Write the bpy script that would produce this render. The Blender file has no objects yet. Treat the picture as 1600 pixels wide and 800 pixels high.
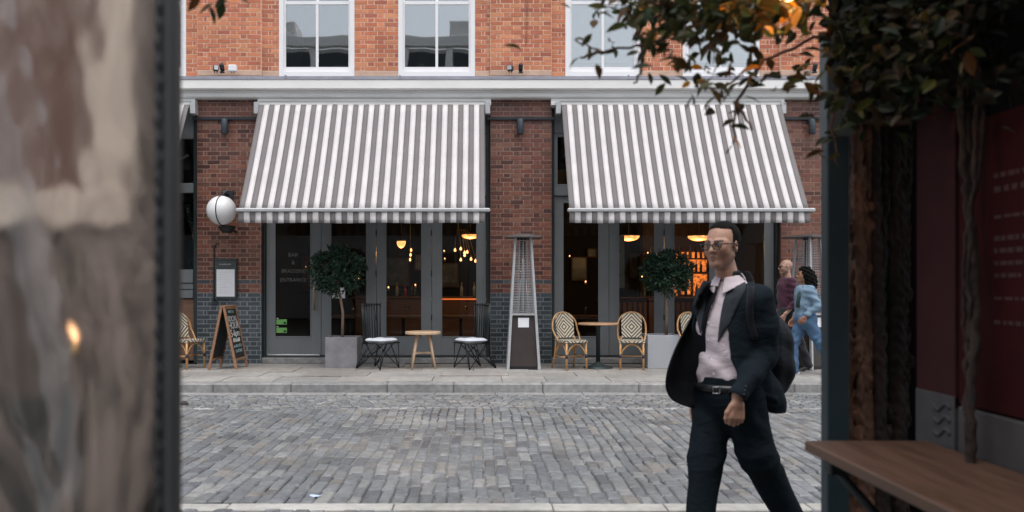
import bpy, bmesh, math, random
import numpy as np
from mathutils import Vector, Matrix, Euler
R = random.Random(7)
sc = bpy.context.scene
col = sc.collection
# ------------------------------------------------------------ camera
CZ = 1.434
cam = bpy.data.cameras.new('camera'); camo = bpy.data.objects.new('camera', cam); col.objects.link(camo)
camo.location = (0, 0, CZ); camo.rotation_euler = (math.radians(90), 0, 0)
cam.sensor_width = 36; cam.lens = 28; cam.shift_x = .03125; cam.shift_y = .0294
cam.clip_start = .05; cam.clip_end = 400
cam.dof.use_dof = True; cam.dof.focus_distance = 12.6; cam.dof.aperture_fstop = 3.0
sc.camera = camo
# ------------------------------------------------------------ light: overcast daylight
SUN_EL, SUN_AZ = 64, -35     # azimuth from -Y (behind the camera) towards -X
w = bpy.data.worlds.new('World'); sc.world = w; w.use_nodes = True
nt = w.node_tree; bg = nt.nodes['Background']
sky = nt.nodes.new('ShaderNodeTexSky'); sky.sky_type = 'NISHITA'; sky.sun_disc = False
sky.sun_elevation = math.radians(SUN_EL); sky.sun_rotation = math.radians(180 + SUN_AZ)
sky.air_density = 1.0; sky.dust_density = 3.0; sky.ozone_density = 1.0
hs = nt.nodes.new('ShaderNodeHueSaturation'); hs.inputs['Saturation'].default_value = .38   # cloud cover: nearly white sky
nt.links.new(sky.outputs[0], hs.inputs['Color']); nt.links.new(hs.outputs[0], bg.inputs[0])
bg.inputs[1].default_value = .15
sl = bpy.data.lights.new('sun', 'SUN'); so = bpy.data.objects.new('sun', sl); col.objects.link(so)
sl.energy = 1.0; sl.angle = math.radians(35); sl.color = (1, .97, .93)
a, e = math.radians(SUN_AZ), math.radians(SUN_EL)
d = Vector((math.sin(a) * math.cos(e), -math.cos(a) * math.cos(e), math.sin(e)))
so.rotation_euler = d.to_track_quat('Z', 'Y').to_euler(); so.location = d * 30
sc.view_settings.view_transform = 'Standard'; sc.view_settings.look = 'None'
sc.view_settings.exposure = 0.68; sc.view_settings.gamma = 1
sc.cycles.max_bounces = 8; sc.cycles.transparent_max_bounces = 12
sc.cycles.use_denoising = True
# ------------------------------------------------------------ helpers
def tag(o, label=None, cat=None, group=None, kind=None):
    if label: o['label'] = label
    if cat: o['category'] = cat
    if group: o['group'] = group
    if kind: o['kind'] = kind
    return o
def empty(name, loc=(0, 0, 0), rz=0, label=None, cat=None, group=None, kind=None):
    o = bpy.data.objects.new(name, None); col.objects.link(o); o.location = loc
    o.rotation_euler = (0, 0, rz); o.empty_display_size = .1
    return tag(o, label, cat, group, kind)
def link(name, me, parent=None, loc=None, rot=None):
    o = bpy.data.objects.new(name, me); col.objects.link(o)
    if parent: o.parent = parent
    if loc is not None: o.location = loc
    if rot is not None: o.rotation_euler = rot
    return o
class MB:
    def __init__(s): s.v = []; s.f = []; s.m = []; s.sm = []
    def add(s, vs, fs, mi=0, smooth=False):
        n = len(s.v); s.v.extend(vs); s.f.extend([tuple(i + n for i in f) for f in fs])
        s.m.extend([mi] * len(fs)); s.sm.extend([smooth] * len(fs)); return s
    def box(s, x0, x1, y0, y1, z0, z1, mi=0, j=0):
        vs = [(x0,y0,z0),(x1,y0,z0),(x1,y1,z0),(x0,y1,z0),(x0,y0,z1),(x1,y0,z1),(x1,y1,z1),(x0,y1,z1)]
        if j: vs = [tuple(c + R.uniform(-j, j) for c in v) for v in vs]
        return s.add(vs, [(0,3,2,1),(4,5,6,7),(0,1,5,4),(1,2,6,5),(2,3,7,6),(3,0,4,7)], mi)
    def bbox(s, x0, x1, y0, y1, z0, z1, b=.005, mi=0):      # box with chamfered edges (front/vertical use)
        n = len(s.v)
        bm = bmesh.new(); bmesh.ops.create_cube(bm, size=1)
        for v in bm.verts: v.co = Vector((x0 + (v.co.x + .5) * (x1 - x0), y0 + (v.co.y + .5) * (y1 - y0), z0 + (v.co.z + .5) * (z1 - z0)))
        bmesh.ops.bevel(bm, geom=bm.edges[:], offset=b, segments=1, affect='EDGES')
        bm.verts.index_update()
        s.add([tuple(v.co) for v in bm.verts], [tuple(v.index for v in f.verts) for f in bm.faces], mi); bm.free(); return s
    def hexa(s, vs, mi=0):
        return s.add(vs, [(0,3,2,1),(4,5,6,7),(0,1,5,4),(1,2,6,5),(2,3,7,6),(3,0,4,7)], mi)
    def tube(s, pts, r, n=8, mi=0, caps=True, smooth=True, closed=False):
        pts = [Vector(p) for p in pts]; k = len(pts)
        rs = r if isinstance(r, (list, tuple)) else [r] * k
        vs = []; up = None
        for i, p in enumerate(pts):
            a = pts[(i - 1) % k] if (closed or i > 0) else p; b = pts[(i + 1) % k] if (closed or i < k - 1) else p
            t = (b - a).normalized()
            if up is None:
                up = Vector((0, 0, 1)) if abs(t.z) < .9 else Vector((1, 0, 0))
            u = (up - t * up.dot(t)).normalized(); w_ = t.cross(u); up = u
            for q in range(n):
                an = 2 * math.pi * q / n; vs.append(tuple(p + (u * math.cos(an) + w_ * math.sin(an)) * rs[i]))
        fs = []
        for i in range(k if closed else k - 1):
            i2 = (i + 1) % k
            for q in range(n):
                q2 = (q + 1) % n; fs.append((i * n + q, i * n + q2, i2 * n + q2, i2 * n + q))
        if caps and not closed:
            fs.append(tuple(range(n - 1, -1, -1))); fs.append(tuple((k - 1) * n + q for q in range(n)))
        return s.add(vs, fs, mi, smooth)
    def lathe(s, prof, c=(0, 0, 0), n=24, mi=0, smooth=True, sx=1, sy=1):
        vs = []; k = len(prof)
        for r, z in prof:
            for q in range(n):
                an = 2 * math.pi * q / n; vs.append((c[0] + r * sx * math.cos(an), c[1] + r * sy * math.sin(an), c[2] + z))
        fs = []
        for i in range(k - 1):
            for q in range(n):
                q2 = (q + 1) % n; fs.append((i * n + q, i * n + q2, (i + 1) * n + q2, (i + 1) * n + q))
        fs.append(tuple(range(n - 1, -1, -1))); fs.append(tuple((k - 1) * n + q for q in range(n)))
        return s.add(vs, fs, mi, smooth)
    def prism(s, poly, x0, x1, mi=0):          # (y,z) outline pushed along x
        k = len(poly); vs = [(x0, y, z) for y, z in poly] + [(x1, y, z) for y, z in poly]
        fs = [(i, (i + 1) % k, k + (i + 1) % k, k + i) for i in range(k)] + [tuple(range(k - 1, -1, -1)), tuple(range(k, 2 * k))]
        return s.add(vs, fs, mi)
    def xf(s, M):
        s.v = [tuple(M @ Vector(v)) for v in s.v]; return s
    def mesh(s, name, mats, shade=None):
        me = bpy.data.meshes.new(name); me.from_pydata(s.v, [], s.f)
        for m in (mats if isinstance(mats, (list, tuple)) else [mats]): me.materials.append(m)
        me.polygons.foreach_set('material_index', s.m); me.polygons.foreach_set('use_smooth', s.sm)
        bm = bmesh.new(); bm.from_mesh(me); bmesh.ops.recalc_face_normals(bm, faces=bm.faces); bm.to_mesh(me); bm.free()
        me.update(); return me
    def build(s, name, mats, parent=None, loc=None, rot=None):
        return link(name, s.mesh(name, mats), parent, loc, rot)
def copy_tree(o, parent=None):
    c = o.copy(); col.objects.link(c); c.parent = parent
    for ch in [k for k in bpy.data.objects if k.parent == o]: copy_tree(ch, c)
    return c
def child_index():
    pass
# ------------------------------------------------------------ materials
def nodes(name):
    m = bpy.data.materials.new(name); m.use_nodes = True; t = m.node_tree
    return m, t, t.nodes['Principled BSDF'], t.nodes.new, t.links.new
def pm(name, c, rough=.6, metal=0, var=.18, scale=6, bump=.0, bscale=None, spec=.5, c2=None, dist=.01, emit=None, es=0, stretch=None, coord='Object', sheen=0, coat=0):
    m, t, b, N, L = nodes(name)
    tc = N('ShaderNodeTexCoord'); mp = N('ShaderNodeMapping'); L(tc.outputs[coord], mp.inputs[0])
    if stretch: mp.inputs['Scale'].default_value = stretch
    n = N('ShaderNodeTexNoise'); n.inputs['Scale'].default_value = scale; n.inputs['Detail'].default_value = 6; n.inputs['Roughness'].default_value = .65
    L(mp.outputs[0], n.inputs['Vector'])
    r = N('ShaderNodeValToRGB'); L(n.outputs[0], r.inputs[0])
    lo = tuple(max(0, x * (1 - var)) for x in c); hi = c2 or tuple(min(1, x * (1 + var)) for x in c)
    r.color_ramp.elements[0].position = .3; r.color_ramp.elements[1].position = .7
    r.color_ramp.elements[0].color = (*lo, 1); r.color_ramp.elements[1].color = (*hi, 1)
    L(r.outputs[0], b.inputs['Base Color'])
    b.inputs['Metallic'].default_value = metal; b.inputs['Specular IOR Level'].default_value = spec
    mr = N('ShaderNodeMapRange'); L(n.outputs[0], mr.inputs[0]); mr.inputs[3].default_value = max(.03, rough - .1); mr.inputs[4].default_value = min(1, rough + .12)
    L(mr.outputs[0], b.inputs['Roughness'])
    if bump:
        n2 = N('ShaderNodeTexNoise'); n2.inputs['Scale'].default_value = bscale or scale * 6; n2.inputs['Detail'].default_value = 5
        L(mp.outputs[0], n2.inputs['Vector'])
        bp = N('ShaderNodeBump'); bp.inputs['Strength'].default_value = bump; bp.inputs['Distance'].default_value = dist
        L(n2.outputs[0], bp.inputs['Height']); L(bp.outputs[0], b.inputs['Normal'])
    if emit: b.inputs['Emission Color'].default_value = (*emit, 1); b.inputs['Emission Strength'].default_value = es
    if sheen: b.inputs['Sheen Weight'].default_value = sheen
    if coat: b.inputs['Coat Weight'].default_value = coat
    return m
def piece_mat(name, cols, rough=.6, var=.12, scale=25, bump=.3, bscale=90, spec=.5, dist=.004, stain=None):
    """masonry: every piece its own tone (random per island and per object) plus grain"""
    m, t, b, N, L = nodes(name)
    ge = N('ShaderNodeNewGeometry'); oi = N('ShaderNodeObjectInfo')
    ad = N('ShaderNodeMath'); ad.operation = 'ADD'; L(ge.outputs['Random Per Island'], ad.inputs[0]); L(oi.outputs['Random'], ad.inputs[1])
    fr = N('ShaderNodeMath'); fr.operation = 'FRACT'; L(ad.outputs[0], fr.inputs[0])
    r = N('ShaderNodeValToRGB'); r.color_ramp.interpolation = 'LINEAR'; L(fr.outputs[0], r.inputs[0])
    els = r.color_ramp.elements
    while len(els) < len(cols): els.new(.5)
    for i, c in enumerate(cols): els[i].position = i / (len(cols) - 1); els[i].color = (*c, 1)
    n = N('ShaderNodeTexNoise'); n.inputs['Scale'].default_value = scale; n.inputs['Detail'].default_value = 5; L(ge.outputs['Position'], n.inputs['Vector'])
    mr = N('ShaderNodeMapRange'); L(n.outputs[0], mr.inputs[0]); mr.inputs[1].default_value = .3; mr.inputs[2].default_value = .7
    mr.inputs[3].default_value = 1 - var; mr.inputs[4].default_value = 1 + var
    # broad weathering
    nb = N('ShaderNodeTexNoise'); nb.inputs['Scale'].default_value = 1.1; nb.inputs['Detail'].default_value = 4; L(ge.outputs['Position'], nb.inputs['Vector'])
    mb = N('ShaderNodeMapRange'); L(nb.outputs[0], mb.inputs[0]); mb.inputs[1].default_value = .35; mb.inputs[2].default_value = .65; mb.inputs[3].default_value = .85; mb.inputs[4].default_value = 1.15
    mm = N('ShaderNodeMath'); mm.operation = 'MULTIPLY'; L(mr.outputs[0], mm.inputs[0]); L(mb.outputs[0], mm.inputs[1])
    vm = N('ShaderNodeVectorMath'); vm.operation = 'SCALE'; L(r.outputs[0], vm.inputs[0]); L(mm.outputs[0], vm.inputs['Scale'])
    out = vm.outputs[0]
    if stain: out = stain(t, N, L, ge, out)
    L(out, b.inputs['Base Color'])
    b.inputs['Roughness'].default_value = rough; b.inputs['Specular IOR Level'].default_value = spec
    n2 = N('ShaderNodeTexNoise'); n2.inputs['Scale'].default_value = bscale; n2.inputs['Detail'].default_value = 4; L(ge.outputs['Position'], n2.inputs['Vector'])
    bp = N('ShaderNodeBump'); bp.inputs['Strength'].default_value = bump; bp.inputs['Distance'].default_value = dist
    L(n2.outputs[0], bp.inputs['Height']); L(bp.outputs[0], b.inputs['Normal'])
    return m
def glass_mat(name, tint=(.9, .95, .95), refl=.12, rough=.02, dirt=0.0, wav=.0):
    m, t, b, N, L = nodes(name); t.nodes.remove(b); out = t.nodes['Material Output']
    tr = N('ShaderNodeBsdfTransparent'); tr.inputs[0].default_value = (*tint, 1)
    gl = N('ShaderNodeBsdfGlossy'); gl.inputs['Roughness'].default_value = rough
    fz = N('ShaderNodeFresnel'); fz.inputs[0].default_value = 1.5 if refl > .05 else 1.3
    ad = N('ShaderNodeMath'); ad.operation = 'ADD'; ad.inputs[1].default_value = refl; L(fz.outputs[0], ad.inputs[0])
    mx = N('ShaderNodeMixShader'); L(ad.outputs[0], mx.inputs[0]); L(tr.outputs[0], mx.inputs[1]); L(gl.outputs[0], mx.inputs[2])
    last = mx
    if wav:
        n = N('ShaderNodeTexNoise'); n.inputs['Scale'].default_value = 1.6; n.inputs['Detail'].default_value = 1
        tc = N('ShaderNodeTexCoord'); L(tc.outputs['Object'], n.inputs[0])
        bp = N('ShaderNodeBump'); bp.inputs['Strength'].default_value = wav; bp.inputs['Distance'].default_value = .05; L(n.outputs[0], bp.inputs['Height']); L(bp.outputs[0], gl.inputs['Normal'])
    if dirt:
        df = N('ShaderNodeBsdfDiffuse'); df.inputs[0].default_value = (.5, .5, .5, 1)
        m2 = N('ShaderNodeMixShader'); m2.inputs[0].default_value = dirt; L(mx.outputs[0], m2.inputs[1]); L(df.outputs[0], m2.inputs[2]); last = m2
    L(last.outputs[0], out.inputs[0]); return m
def emis(name, c, s):
    m, t, b, N, L = nodes(name); b.inputs['Base Color'].default_value = (*c, 1); b.inputs['Emission Color'].default_value = (*c, 1); b.inputs['Emission Strength'].default_value = s
    return m
def text_obj(body, size, mat, parent, loc, rot, depth=.001, name='lettering', align='CENTER'):
    cu = bpy.data.curves.new(name, 'FONT'); cu.body = body; cu.size = size; cu.extrude = depth; cu.align_x = align; cu.resolution_u = 2
    tmp = bpy.data.objects.new(name, cu); col.objects.link(tmp)
    dg = bpy.context.evaluated_depsgraph_get(); me = bpy.data.meshes.new_from_object(tmp.evaluated_get(dg)); me.materials.clear(); me.materials.append(mat)
    bpy.data.objects.remove(tmp); o = link(name, me, parent, loc, rot); return o
M = {}
M['mortar_red'] = pm('mortar_red', (.34, .225, .18), .9, scale=14, bump=.3)
M['mortar_top'] = pm('mortar_top', (.36, .23, .195), .9, scale=14, bump=.3)
M['mortar_grey'] = pm('mortar_grey', (.27, .29, .30), .9, scale=14, bump=.3)
M['mortar_orange'] = pm('mortar_orange', (.72, .52, .39), .9, scale=14, bump=.3)
M['brick_red'] = piece_mat('brick_red', [(.065,.028,.023),(.14,.050,.036),(.215,.082,.052),(.125,.060,.043),(.24,.108,.070),(.085,.036,.030),(.19,.064,.042),(.15,.072,.052)], .42, spec=.5)
M['brick_grey'] = piece_mat('brick_grey', [(.036,.046,.052),(.060,.075,.085),(.085,.103,.115),(.045,.056,.066),(.070,.085,.094)], .4, spec=.5)
M['brick_orange'] = piece_mat('brick_orange', [(.40,.125,.070),(.50,.165,.085),(.58,.22,.11),(.45,.135,.080),(.54,.19,.095),(.62,.26,.13),(.37,.115,.072),(.50,.165,.09)], .8)
M['plinth_stone'] = pm('plinth_stone', (.52, .36, .27), .8, scale=5, bump=.3)
M['white_paint'] = pm('white_paint', (.80, .80, .81), .45, var=.03, scale=3)
M['cream_paint'] = pm('cream_paint', (.80, .79, .77), .55, var=.07, scale=2.5, bump=.08, stretch=(.4, 1, 1))
M['stone_trim'] = pm('stone_trim', (.74, .74, .72), .6, var=.12, scale=2.5, bump=.1, stretch=(.4, 1, 2))
M['lead'] = pm('lead', (.26, .26, .31), .55, var=.2, scale=4, bump=.15)
M['grey_paint'] = pm('grey_paint', (.175, .188, .195), .42, var=.10, scale=2.2, bump=.05, bscale=30)
M['dark_green'] = pm('dark_green', (.022, .035, .036), .45, var=.25, scale=3)
M['cassette'] = pm('cassette', (.42, .42, .41), .45, var=.08, scale=3)
M['dark_metal'] = pm('dark_metal', (.03, .035, .04), .45, var=.2, scale=6, metal=.2)
M['steel'] = pm('steel', (.55, .56, .58), .35, var=.08, scale=12, metal=.8)
M['alu'] = pm('alu', (.50, .51, .52), .4, var=.08, scale=12, metal=.35)
M['brass'] = pm('brass', (.42, .30, .13), .35, var=.15, metal=.9)
M['glass'] = glass_mat('glass', (.84, .89, .89), .0, .01, .0)
M['glass_up'] = glass_mat('glass_up', (.75, .82, .82), .32, .02, 0, .03)
M['globe'] = pm('globe', (.80, .80, .81), .28, var=.03, scale=4, spec=.5)
M['black'] = pm('black', (.012, .012, .014), .5, var=.3)
M['paper'] = pm('paper', (.75, .76, .79), .5, var=.04, scale=14)
M['oak'] = pm('oak', (.42, .26, .14), .5, var=.25, scale=10, stretch=(1, 1, 8), bump=.1)
# ------------------------------------------------------------ ground, road, pavement
WY = 13.5; S = 92.15
def X(px, s=S): return (px - 750) / s
def Z(py, s=S): return CZ + (447 - py) / s
ROAD_EDGE = 10.74
mb = MB(); mb.add([(-60, -60, -.06), (70, -60, -.06), (70, 80, -.06), (-60, 80, -.06)], [(0, 1, 2, 3)])
tag(mb.build('ground', pm('ground_soil', (.09, .085, .08), .9, scale=2, bump=.3)), kind='structure')
mb = MB(); mb.box(-16, 18, 2.6, ROAD_EDGE, -.055, -.017)
road = mb.build('road', pm('road_bedding', (.17, .165, .155), .95, scale=30, bump=.5, var=.3)); tag(road, kind='structure')
def sett_stain(t, N, L, ge, out):
    # pale worn paint line along the far side, mortar-coloured wear patches
    sx = N('ShaderNodeSeparateXYZ'); L(ge.outputs['Position'], sx.inputs[0])
    n = N('ShaderNodeTexNoise'); n.inputs['Scale'].default_value = 1.3; n.inputs['Detail'].default_value = 6; L(ge.outputs['Position'], n.inputs[0])
    def rng(src, a, b_, c0=0, c1=1):
        m = N('ShaderNodeMapRange'); L(src, m.inputs[0]); m.inputs[1].default_value = a; m.inputs[2].default_value = b_; m.inputs[3].default_value = c0; m.inputs[4].default_value = c1; return m.outputs[0]
    up = rng(sx.outputs[1], 9.28, 9.30); dn = rng(sx.outputs[1], 9.40, 9.38)
    def mul(a, b_):
        m = N('ShaderNodeMath'); m.operation = 'MULTIPLY'; L(a, m.inputs[0]); L(b_, m.inputs[1]); return m.outputs[0]
    ln = mul(mul(up, dn), rng(n.outputs[0], .5, .56))
    mx = N('ShaderNodeMix'); mx.data_type = 'RGBA'; L(ln, mx.inputs[0]); L(out, mx.inputs[6]); mx.inputs[7].default_value = (.38, .38, .38, 1)
    n2 = N('ShaderNodeTexNoise'); n2.inputs['Scale'].default_value = .8; n2.inputs['Detail'].default_value = 7; n2.inputs['Roughness'].default_value = .7; L(ge.outputs['Position'], n2.inputs[0])
    m2 = N('ShaderNodeMix'); m2.data_type = 'RGBA'; L(rng(n2.outputs[0], .56, .72, 0, .7), m2.inputs[0]); L(mx.outputs[2], m2.inputs[6]); m2.inputs[7].default_value = (.34, .325, .30, 1)
    return m2.outputs[2]
M['sett'] = piece_mat('sett', [(.105,.110,.120),(.155,.165,.175),(.20,.208,.215),(.135,.144,.156),(.25,.25,.245),(.165,.174,.184),(.115,.117,.122),(.21,.20,.185),(.15,.160,.168),(.18,.188,.192)], .52, var=.22, scale=16, bump=.5, bscale=55, dist=.006, stain=sett_stain)
setts = []
def sett_geo(cx, cy, w_, l_, h=0):
    """one cobble: chamfered, slightly domed, corners uneven"""
    q = [(-1, -1), (1, -1), (1, 1), (-1, 1)]; jj = [(R.uniform(-.008, .008), R.uniform(-.013, .013)) for _ in q]
    tz = R.gauss(0, .0022) + h; tl = [R.gauss(0, .0013) for _ in q]
    ring = lambda k, z, t_: [(x * (w_ / 2 - k) + j[0], y * (l_ / 2 - k) + j[1], z + tz + (tl[i] if t_ else 0)) for i, ((x, y), j) in enumerate(zip(q, jj))]
    vs = ring(0, -.05, 0) + ring(0, -.012, 1) + ring(.009, -.001, 1) + [(R.uniform(-.01, .01), R.uniform(-.02, .02), .004 + tz)]
    fs = [(i, (i + 1) % 4, 4 + (i + 1) % 4, 4 + i) for i in range(4)] + [(4 + i, 4 + (i + 1) % 4, 8 + (i + 1) % 4, 8 + i) for i in range(4)] + [(8 + i, 8 + (i + 1) % 4, 12) for i in range(4)]
    return vs, fs
def wob(x, y): return .03 * math.sin(x * .9 + y * .55) + .016 * math.sin(y * 1.7 + x * .35) + .008 * math.sin(y * 5 + x * 3)
def undul(x, y): return .008 * math.sin(x * 1.3 + y * .8) + .006 * math.sin(x * .6 - y * 1.9)
x = -8.5
while x < 9.5:
    w_ = R.uniform(.088, .120); y = 3.9 + R.uniform(0, .3)
    while y < 9.36:
        l_ = R.choice([.14, .17, .2, .24, .28, .33]) * R.uniform(.9, 1.1)
        if y < 5.25 and y + l_ > 5.10:
            if y < 5.05: l_ = 5.10 - y - .006
            else: y = 5.256; continue
        if y + l_ > 9.4: l_ = 9.4 - y
        if l_ > .05:
            cy = y + l_ / 2; setts.append((x + w_ / 2 + wob(x, cy), cy, w_ - R.uniform(.003, .008), l_ - R.uniform(.003, .008), undul(x, cy)))
        y += l_ + .003
    x += w_
y = 9.42
while y < 10.5:                        # small setts laid across, under the far kerb
    x = -8.5 + R.uniform(0, .2); w_ = .108
    while x < 9.5:
        l_ = R.uniform(.09, .15); setts.append((x + l_ / 2, y + w_ / 2 + .02 * math.sin(x), l_ - .012, w_ - .012, undul(x, y) * .5)); x += l_
    y += w_
def vis(x, y, z=0):
    px = 750 + 1244 * x / y; return 275 < px < 1282 and 447 + 1244 * (CZ - z) / y < 805
near = sorted([s for s in setts if vis(s[0], s[1]) and not (1075 < 750 + 1244 * s[0] / s[1] < 1215 and s[1] < 6)], key=lambda s: s[1])[:300]
ns = set(near); protos = [MB() for _ in range(10)]; pm_ = []
for p in protos: v_, f_ = sett_geo(0, 0, 1, 1) if False else sett_geo(0, 0, .09, .2); p.add(v_, f_); pm_.append(p.mesh('sett', M['sett']))
rest = MB()
for s in setts:
    if s in ns:
        o = link('sett', R.choice(pm_), road, (s[0], s[1], s[4])); o.scale = (s[2] / .09, s[3] / .2, 1); o.rotation_euler = (R.gauss(0, .01), R.gauss(0, .015), R.gauss(0, .035) + (math.pi if R.random() < .5 else 0))
    else:
        v_, f_ = sett_geo(0, 0, s[2], s[3], s[4]); rest.add([(a_ + s[0], b_ + s[1], c_) for a_, b_, c_ in v_], f_)
tag(rest.build('sett_paving', M['sett'], road), kind='stuff')
def flag_stain(t, N, L, ge, out):
    n = N('ShaderNodeTexNoise'); n.inputs['Scale'].default_value = 3.2; n.inputs['Detail'].default_value = 8; n.inputs['Roughness'].default_value = .72; L(ge.outputs['Position'], n.inputs[0])
    m = N('ShaderNodeMapRange'); L(n.outputs[0], m.inputs[0]); m.inputs[1].default_value = .55; m.inputs[2].default_value = .72; m.inputs[3].default_value = 0; m.inputs[4].default_value = .5
    m2 = N('ShaderNodeMix'); m2.data_type = 'RGBA'; L(m.outputs[0], m2.inputs[0]); L(out, m2.inputs[6]); m2.inputs[7].default_value = (.13, .125, .12, 1)
    return m2.outputs[2]
M['flag'] = piece_mat('flag', [(.245,.235,.22),(.30,.29,.275),(.275,.27,.255),(.325,.31,.29),(.26,.24,.22),(.29,.285,.275)], .7, var=.16, scale=9, bump=.35, bscale=40, stain=flag_stain)
M['kerb'] = piece_mat('kerb', [(.20,.20,.20),(.27,.265,.26),(.235,.235,.235),(.30,.295,.29)], .7, var=.22, scale=14, bump=.5, bscale=60, stain=flag_stain)
M['pale_stone'] = piece_mat('pale_stone', [(.34,.33,.30),(.40,.39,.36),(.37,.36,.33),(.42,.41,.385)], .7, var=.15, scale=12, bump=.4, bscale=60)
x = -8
while x < 9:
    l_ = R.uniform(.7, 1.15); m_ = MB(); m_.bbox(0, l_ - .008, 5.10, 5.252, -.05, .002, .006); m_.build('channel_stone', M['pale_stone'], road, (x, 0, R.uniform(-.002, .002))); x += l_
x = -8.5
while x < 9.5:
    l_ = R.uniform(.5, .9); m_ = MB(); m_.bbox(0, l_ - .008, 10.53, 10.735, -.05, .0, .006); m_.build('gutter_stone', M['kerb'], road, (x, 0, R.uniform(-.002, .002))); x += l_
# far pavement
mb = MB(); mb.box(-16, 18, ROAD_EDGE + .02, WY + .4, -.05, .10); pav = mb.build('pavement', pm('pavement_bed', (.12, .115, .11), .95, scale=20)); tag(pav, kind='structure')
rows = [(10.975, 11.62), (11.62, 12.18), (12.18, 12.86), (12.86, WY + .03)]
for y0, y1 in rows:
    x = -8 + R.uniform(0, .6)
    while x < 9.5:
        l_ = R.uniform(.55, 1.25); m_ = MB(); m_.bbox(0, l_ - .007, y0, y1 - .007, .09, .12, .003)
        m_.build('paving_slab', M['flag'], pav, (x, 0, R.uniform(-.0025, .0025)), (R.gauss(0, .0004), R.gauss(0, .0006), 0)); x += l_
x = -8.2
while x < 9.5:
    l_ = R.choice([1.05, 1.2, .9, 1.3]); m_ = MB(); m_.bbox(0, l_ - .009, ROAD_EDGE, 10.968, -.05, .12, .018)
    m_.build('kerb_stone', M['kerb'], pav, (x, R.uniform(-.004, .004), R.uniform(-.003, .003))); x += l_
# ------------------------------------------------------------ the brick building
bl = empty('restaurant_building', (0, WY, 0), label='brick restaurant building with grey shopfronts, white cornice and sash windows', cat='building')
PIERS = [(308, 408), (766, 862), (1220, 1316)]
OPEN = [(-46, 308), (408, 766), (862, 1220), (1316, 1560)]
XL, XR = X(-120), X(1560)
Cz = .075
def flemish(x0, x1, z0, rows_, off=0):
    out = []
    for k in range(rows_):
        seq = ['s', 'h'] if (k + off) % 2 == 0 else ['h', 'c', 's', 'h']
        x = x0; i = 0; st = list(seq)
        while x < x1 - .02:
            if (k + off) % 2 == 0: t_ = 's' if i % 2 == 0 else 'h'
            else: t_ = ['h', 'c'][i] if i < 2 else ('s' if i % 2 == 0 else 'h')
            L_ = {'s': .225, 'h': .1125, 'c': .056}[t_]; xe = min(x + L_, x1)
            if x1 - xe < .03: xe = x1
            out.append((x, xe, z0 + k * Cz, k, t_)); x = xe; i += 1
    return out
stuff = {k: MB() for k in ('brick_red', 'brick_grey', 'brick_orange')}
single = []
def put_brick(x0, x1, z, yf, mat_, individual=False):
    pr = R.uniform(0, .004)
    if individual: single.append((x0, x1, z, yf - pr, mat_)); return
    stuff[mat_].box(x0 + .0068, x1 - .0068, yf - pr, yf + .03, z + .0068, z + Cz - .0068, 0, .0012)
def pier_mat(k):
    return 'brick_grey' if k < 16 or k == 18 else 'brick_red'
pier_parts = []
for pi, (a_, b_) in enumerate(PIERS + [(-142, -46)]):
    x0, x1 = X(a_), X(b_)
    p = MB(); p.box(x0 + .003, x1 - .003, .002, .42, .10, .12 + 16 * Cz, 0); p.box(x0 + .003, x1 - .003, .002, .42, .12 + 16 * Cz, 4.12, 1); p.box(x0 + .003, x1 - .003, .002, .42, 4.12, 4.63, 2)
    p.build('brick_pier', [M['mortar_grey'], M['mortar_red'], M['mortar_top']], bl)
    for bx0, bx1, z, k, t_ in flemish(x0, x1, .12, 60):
        ind = t_ == 's' and pi in (0, 1) and bx1 - bx0 > .2
        put_brick(bx0, bx1, z, 0, pier_mat(k), ind)
    for sx, yy in ((x0, 1), (x1, -1)):          # returns of the pier into the recess
        for k in range(60):
            m_ = pier_mat(k); stuff[m_].box(sx - .002, sx + .002, .035, .14, .12 + k * Cz + .005, .12 + k * Cz + .07)
# upper storey: wall, pilasters
WINS = [(-14, 104), (173, 289), (435, 553), (622, 742), (884, 1002), (1068, 1188), (1335, 1452)]
PIL = [(308, 408), (766, 862), (1220, 1316), (-142, -46)]
UZ0 = Z(118); UZ1 = UZ0 + 35 * Cz; WTOP = UZ0 + 2.3
segs = []
cuts = sorted([(X(a_), X(b_), 'w') for a_, b_ in WINS] + [(X(a_), X(b_), 'p') for a_, b_ in PIL])
p = MB(); x = XL
for a_, b_, t_ in cuts + [(XR, XR, 'e')]:
    a2 = min(a_, XR)
    if a2 > x: segs.append((x, a2, .055)); p.box(x, a2, .057, .45, UZ0 - .02, UZ1)
    if t_ == 'p' : segs.append((max(a_, XL), b_, 0)); p.box(max(a_, XL), b_, .002, .45, UZ0 - .02, UZ1)
    if t_ == 'w': p.box(a_, b_, .057, .45, WTOP, UZ1); segs.append((a_, b_, 'top'))
    x = b_
p.build('upper_wall', M['mortar_orange'], bl)
for a_, b_, yf in segs:
    if yf == 'top':
        k0 = int((WTOP - UZ0) / Cz) + 1
        for bx in flemish(a_, b_, UZ0 + k0 * Cz, 35 - k0): put_brick(bx[0], bx[1], bx[2], .055, 'brick_orange')
        continue
    for bx0, bx1, z, k, t_ in flemish(a_, b_, UZ0, 35, 0 if yf else 1):
        if k < 1 and b_ - a_ > .25: continue
        put_brick(bx0, bx1, z + (.02 if k >= 1 and b_ - a_ > .25 else 0), yf, 'brick_orange')
    if b_ - a_ > .25:
        q = MB(); n_ = max(1, round((b_ - a_) / .5))
        for i in range(n_): q.bbox(a_ + (b_ - a_) * i / n_ + .003, a_ + (b_ - a_) * (i + 1) / n_ - .003, yf - .006, yf + .03, UZ0, UZ0 + .088, .004)
        q.build('plinth_stone', M['plinth_stone'], bl)
single.sort(key=lambda s: (abs(s[0] + .3) if s[0] > -1 else abs(s[0] + 4.3)))
protob = {}
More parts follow.
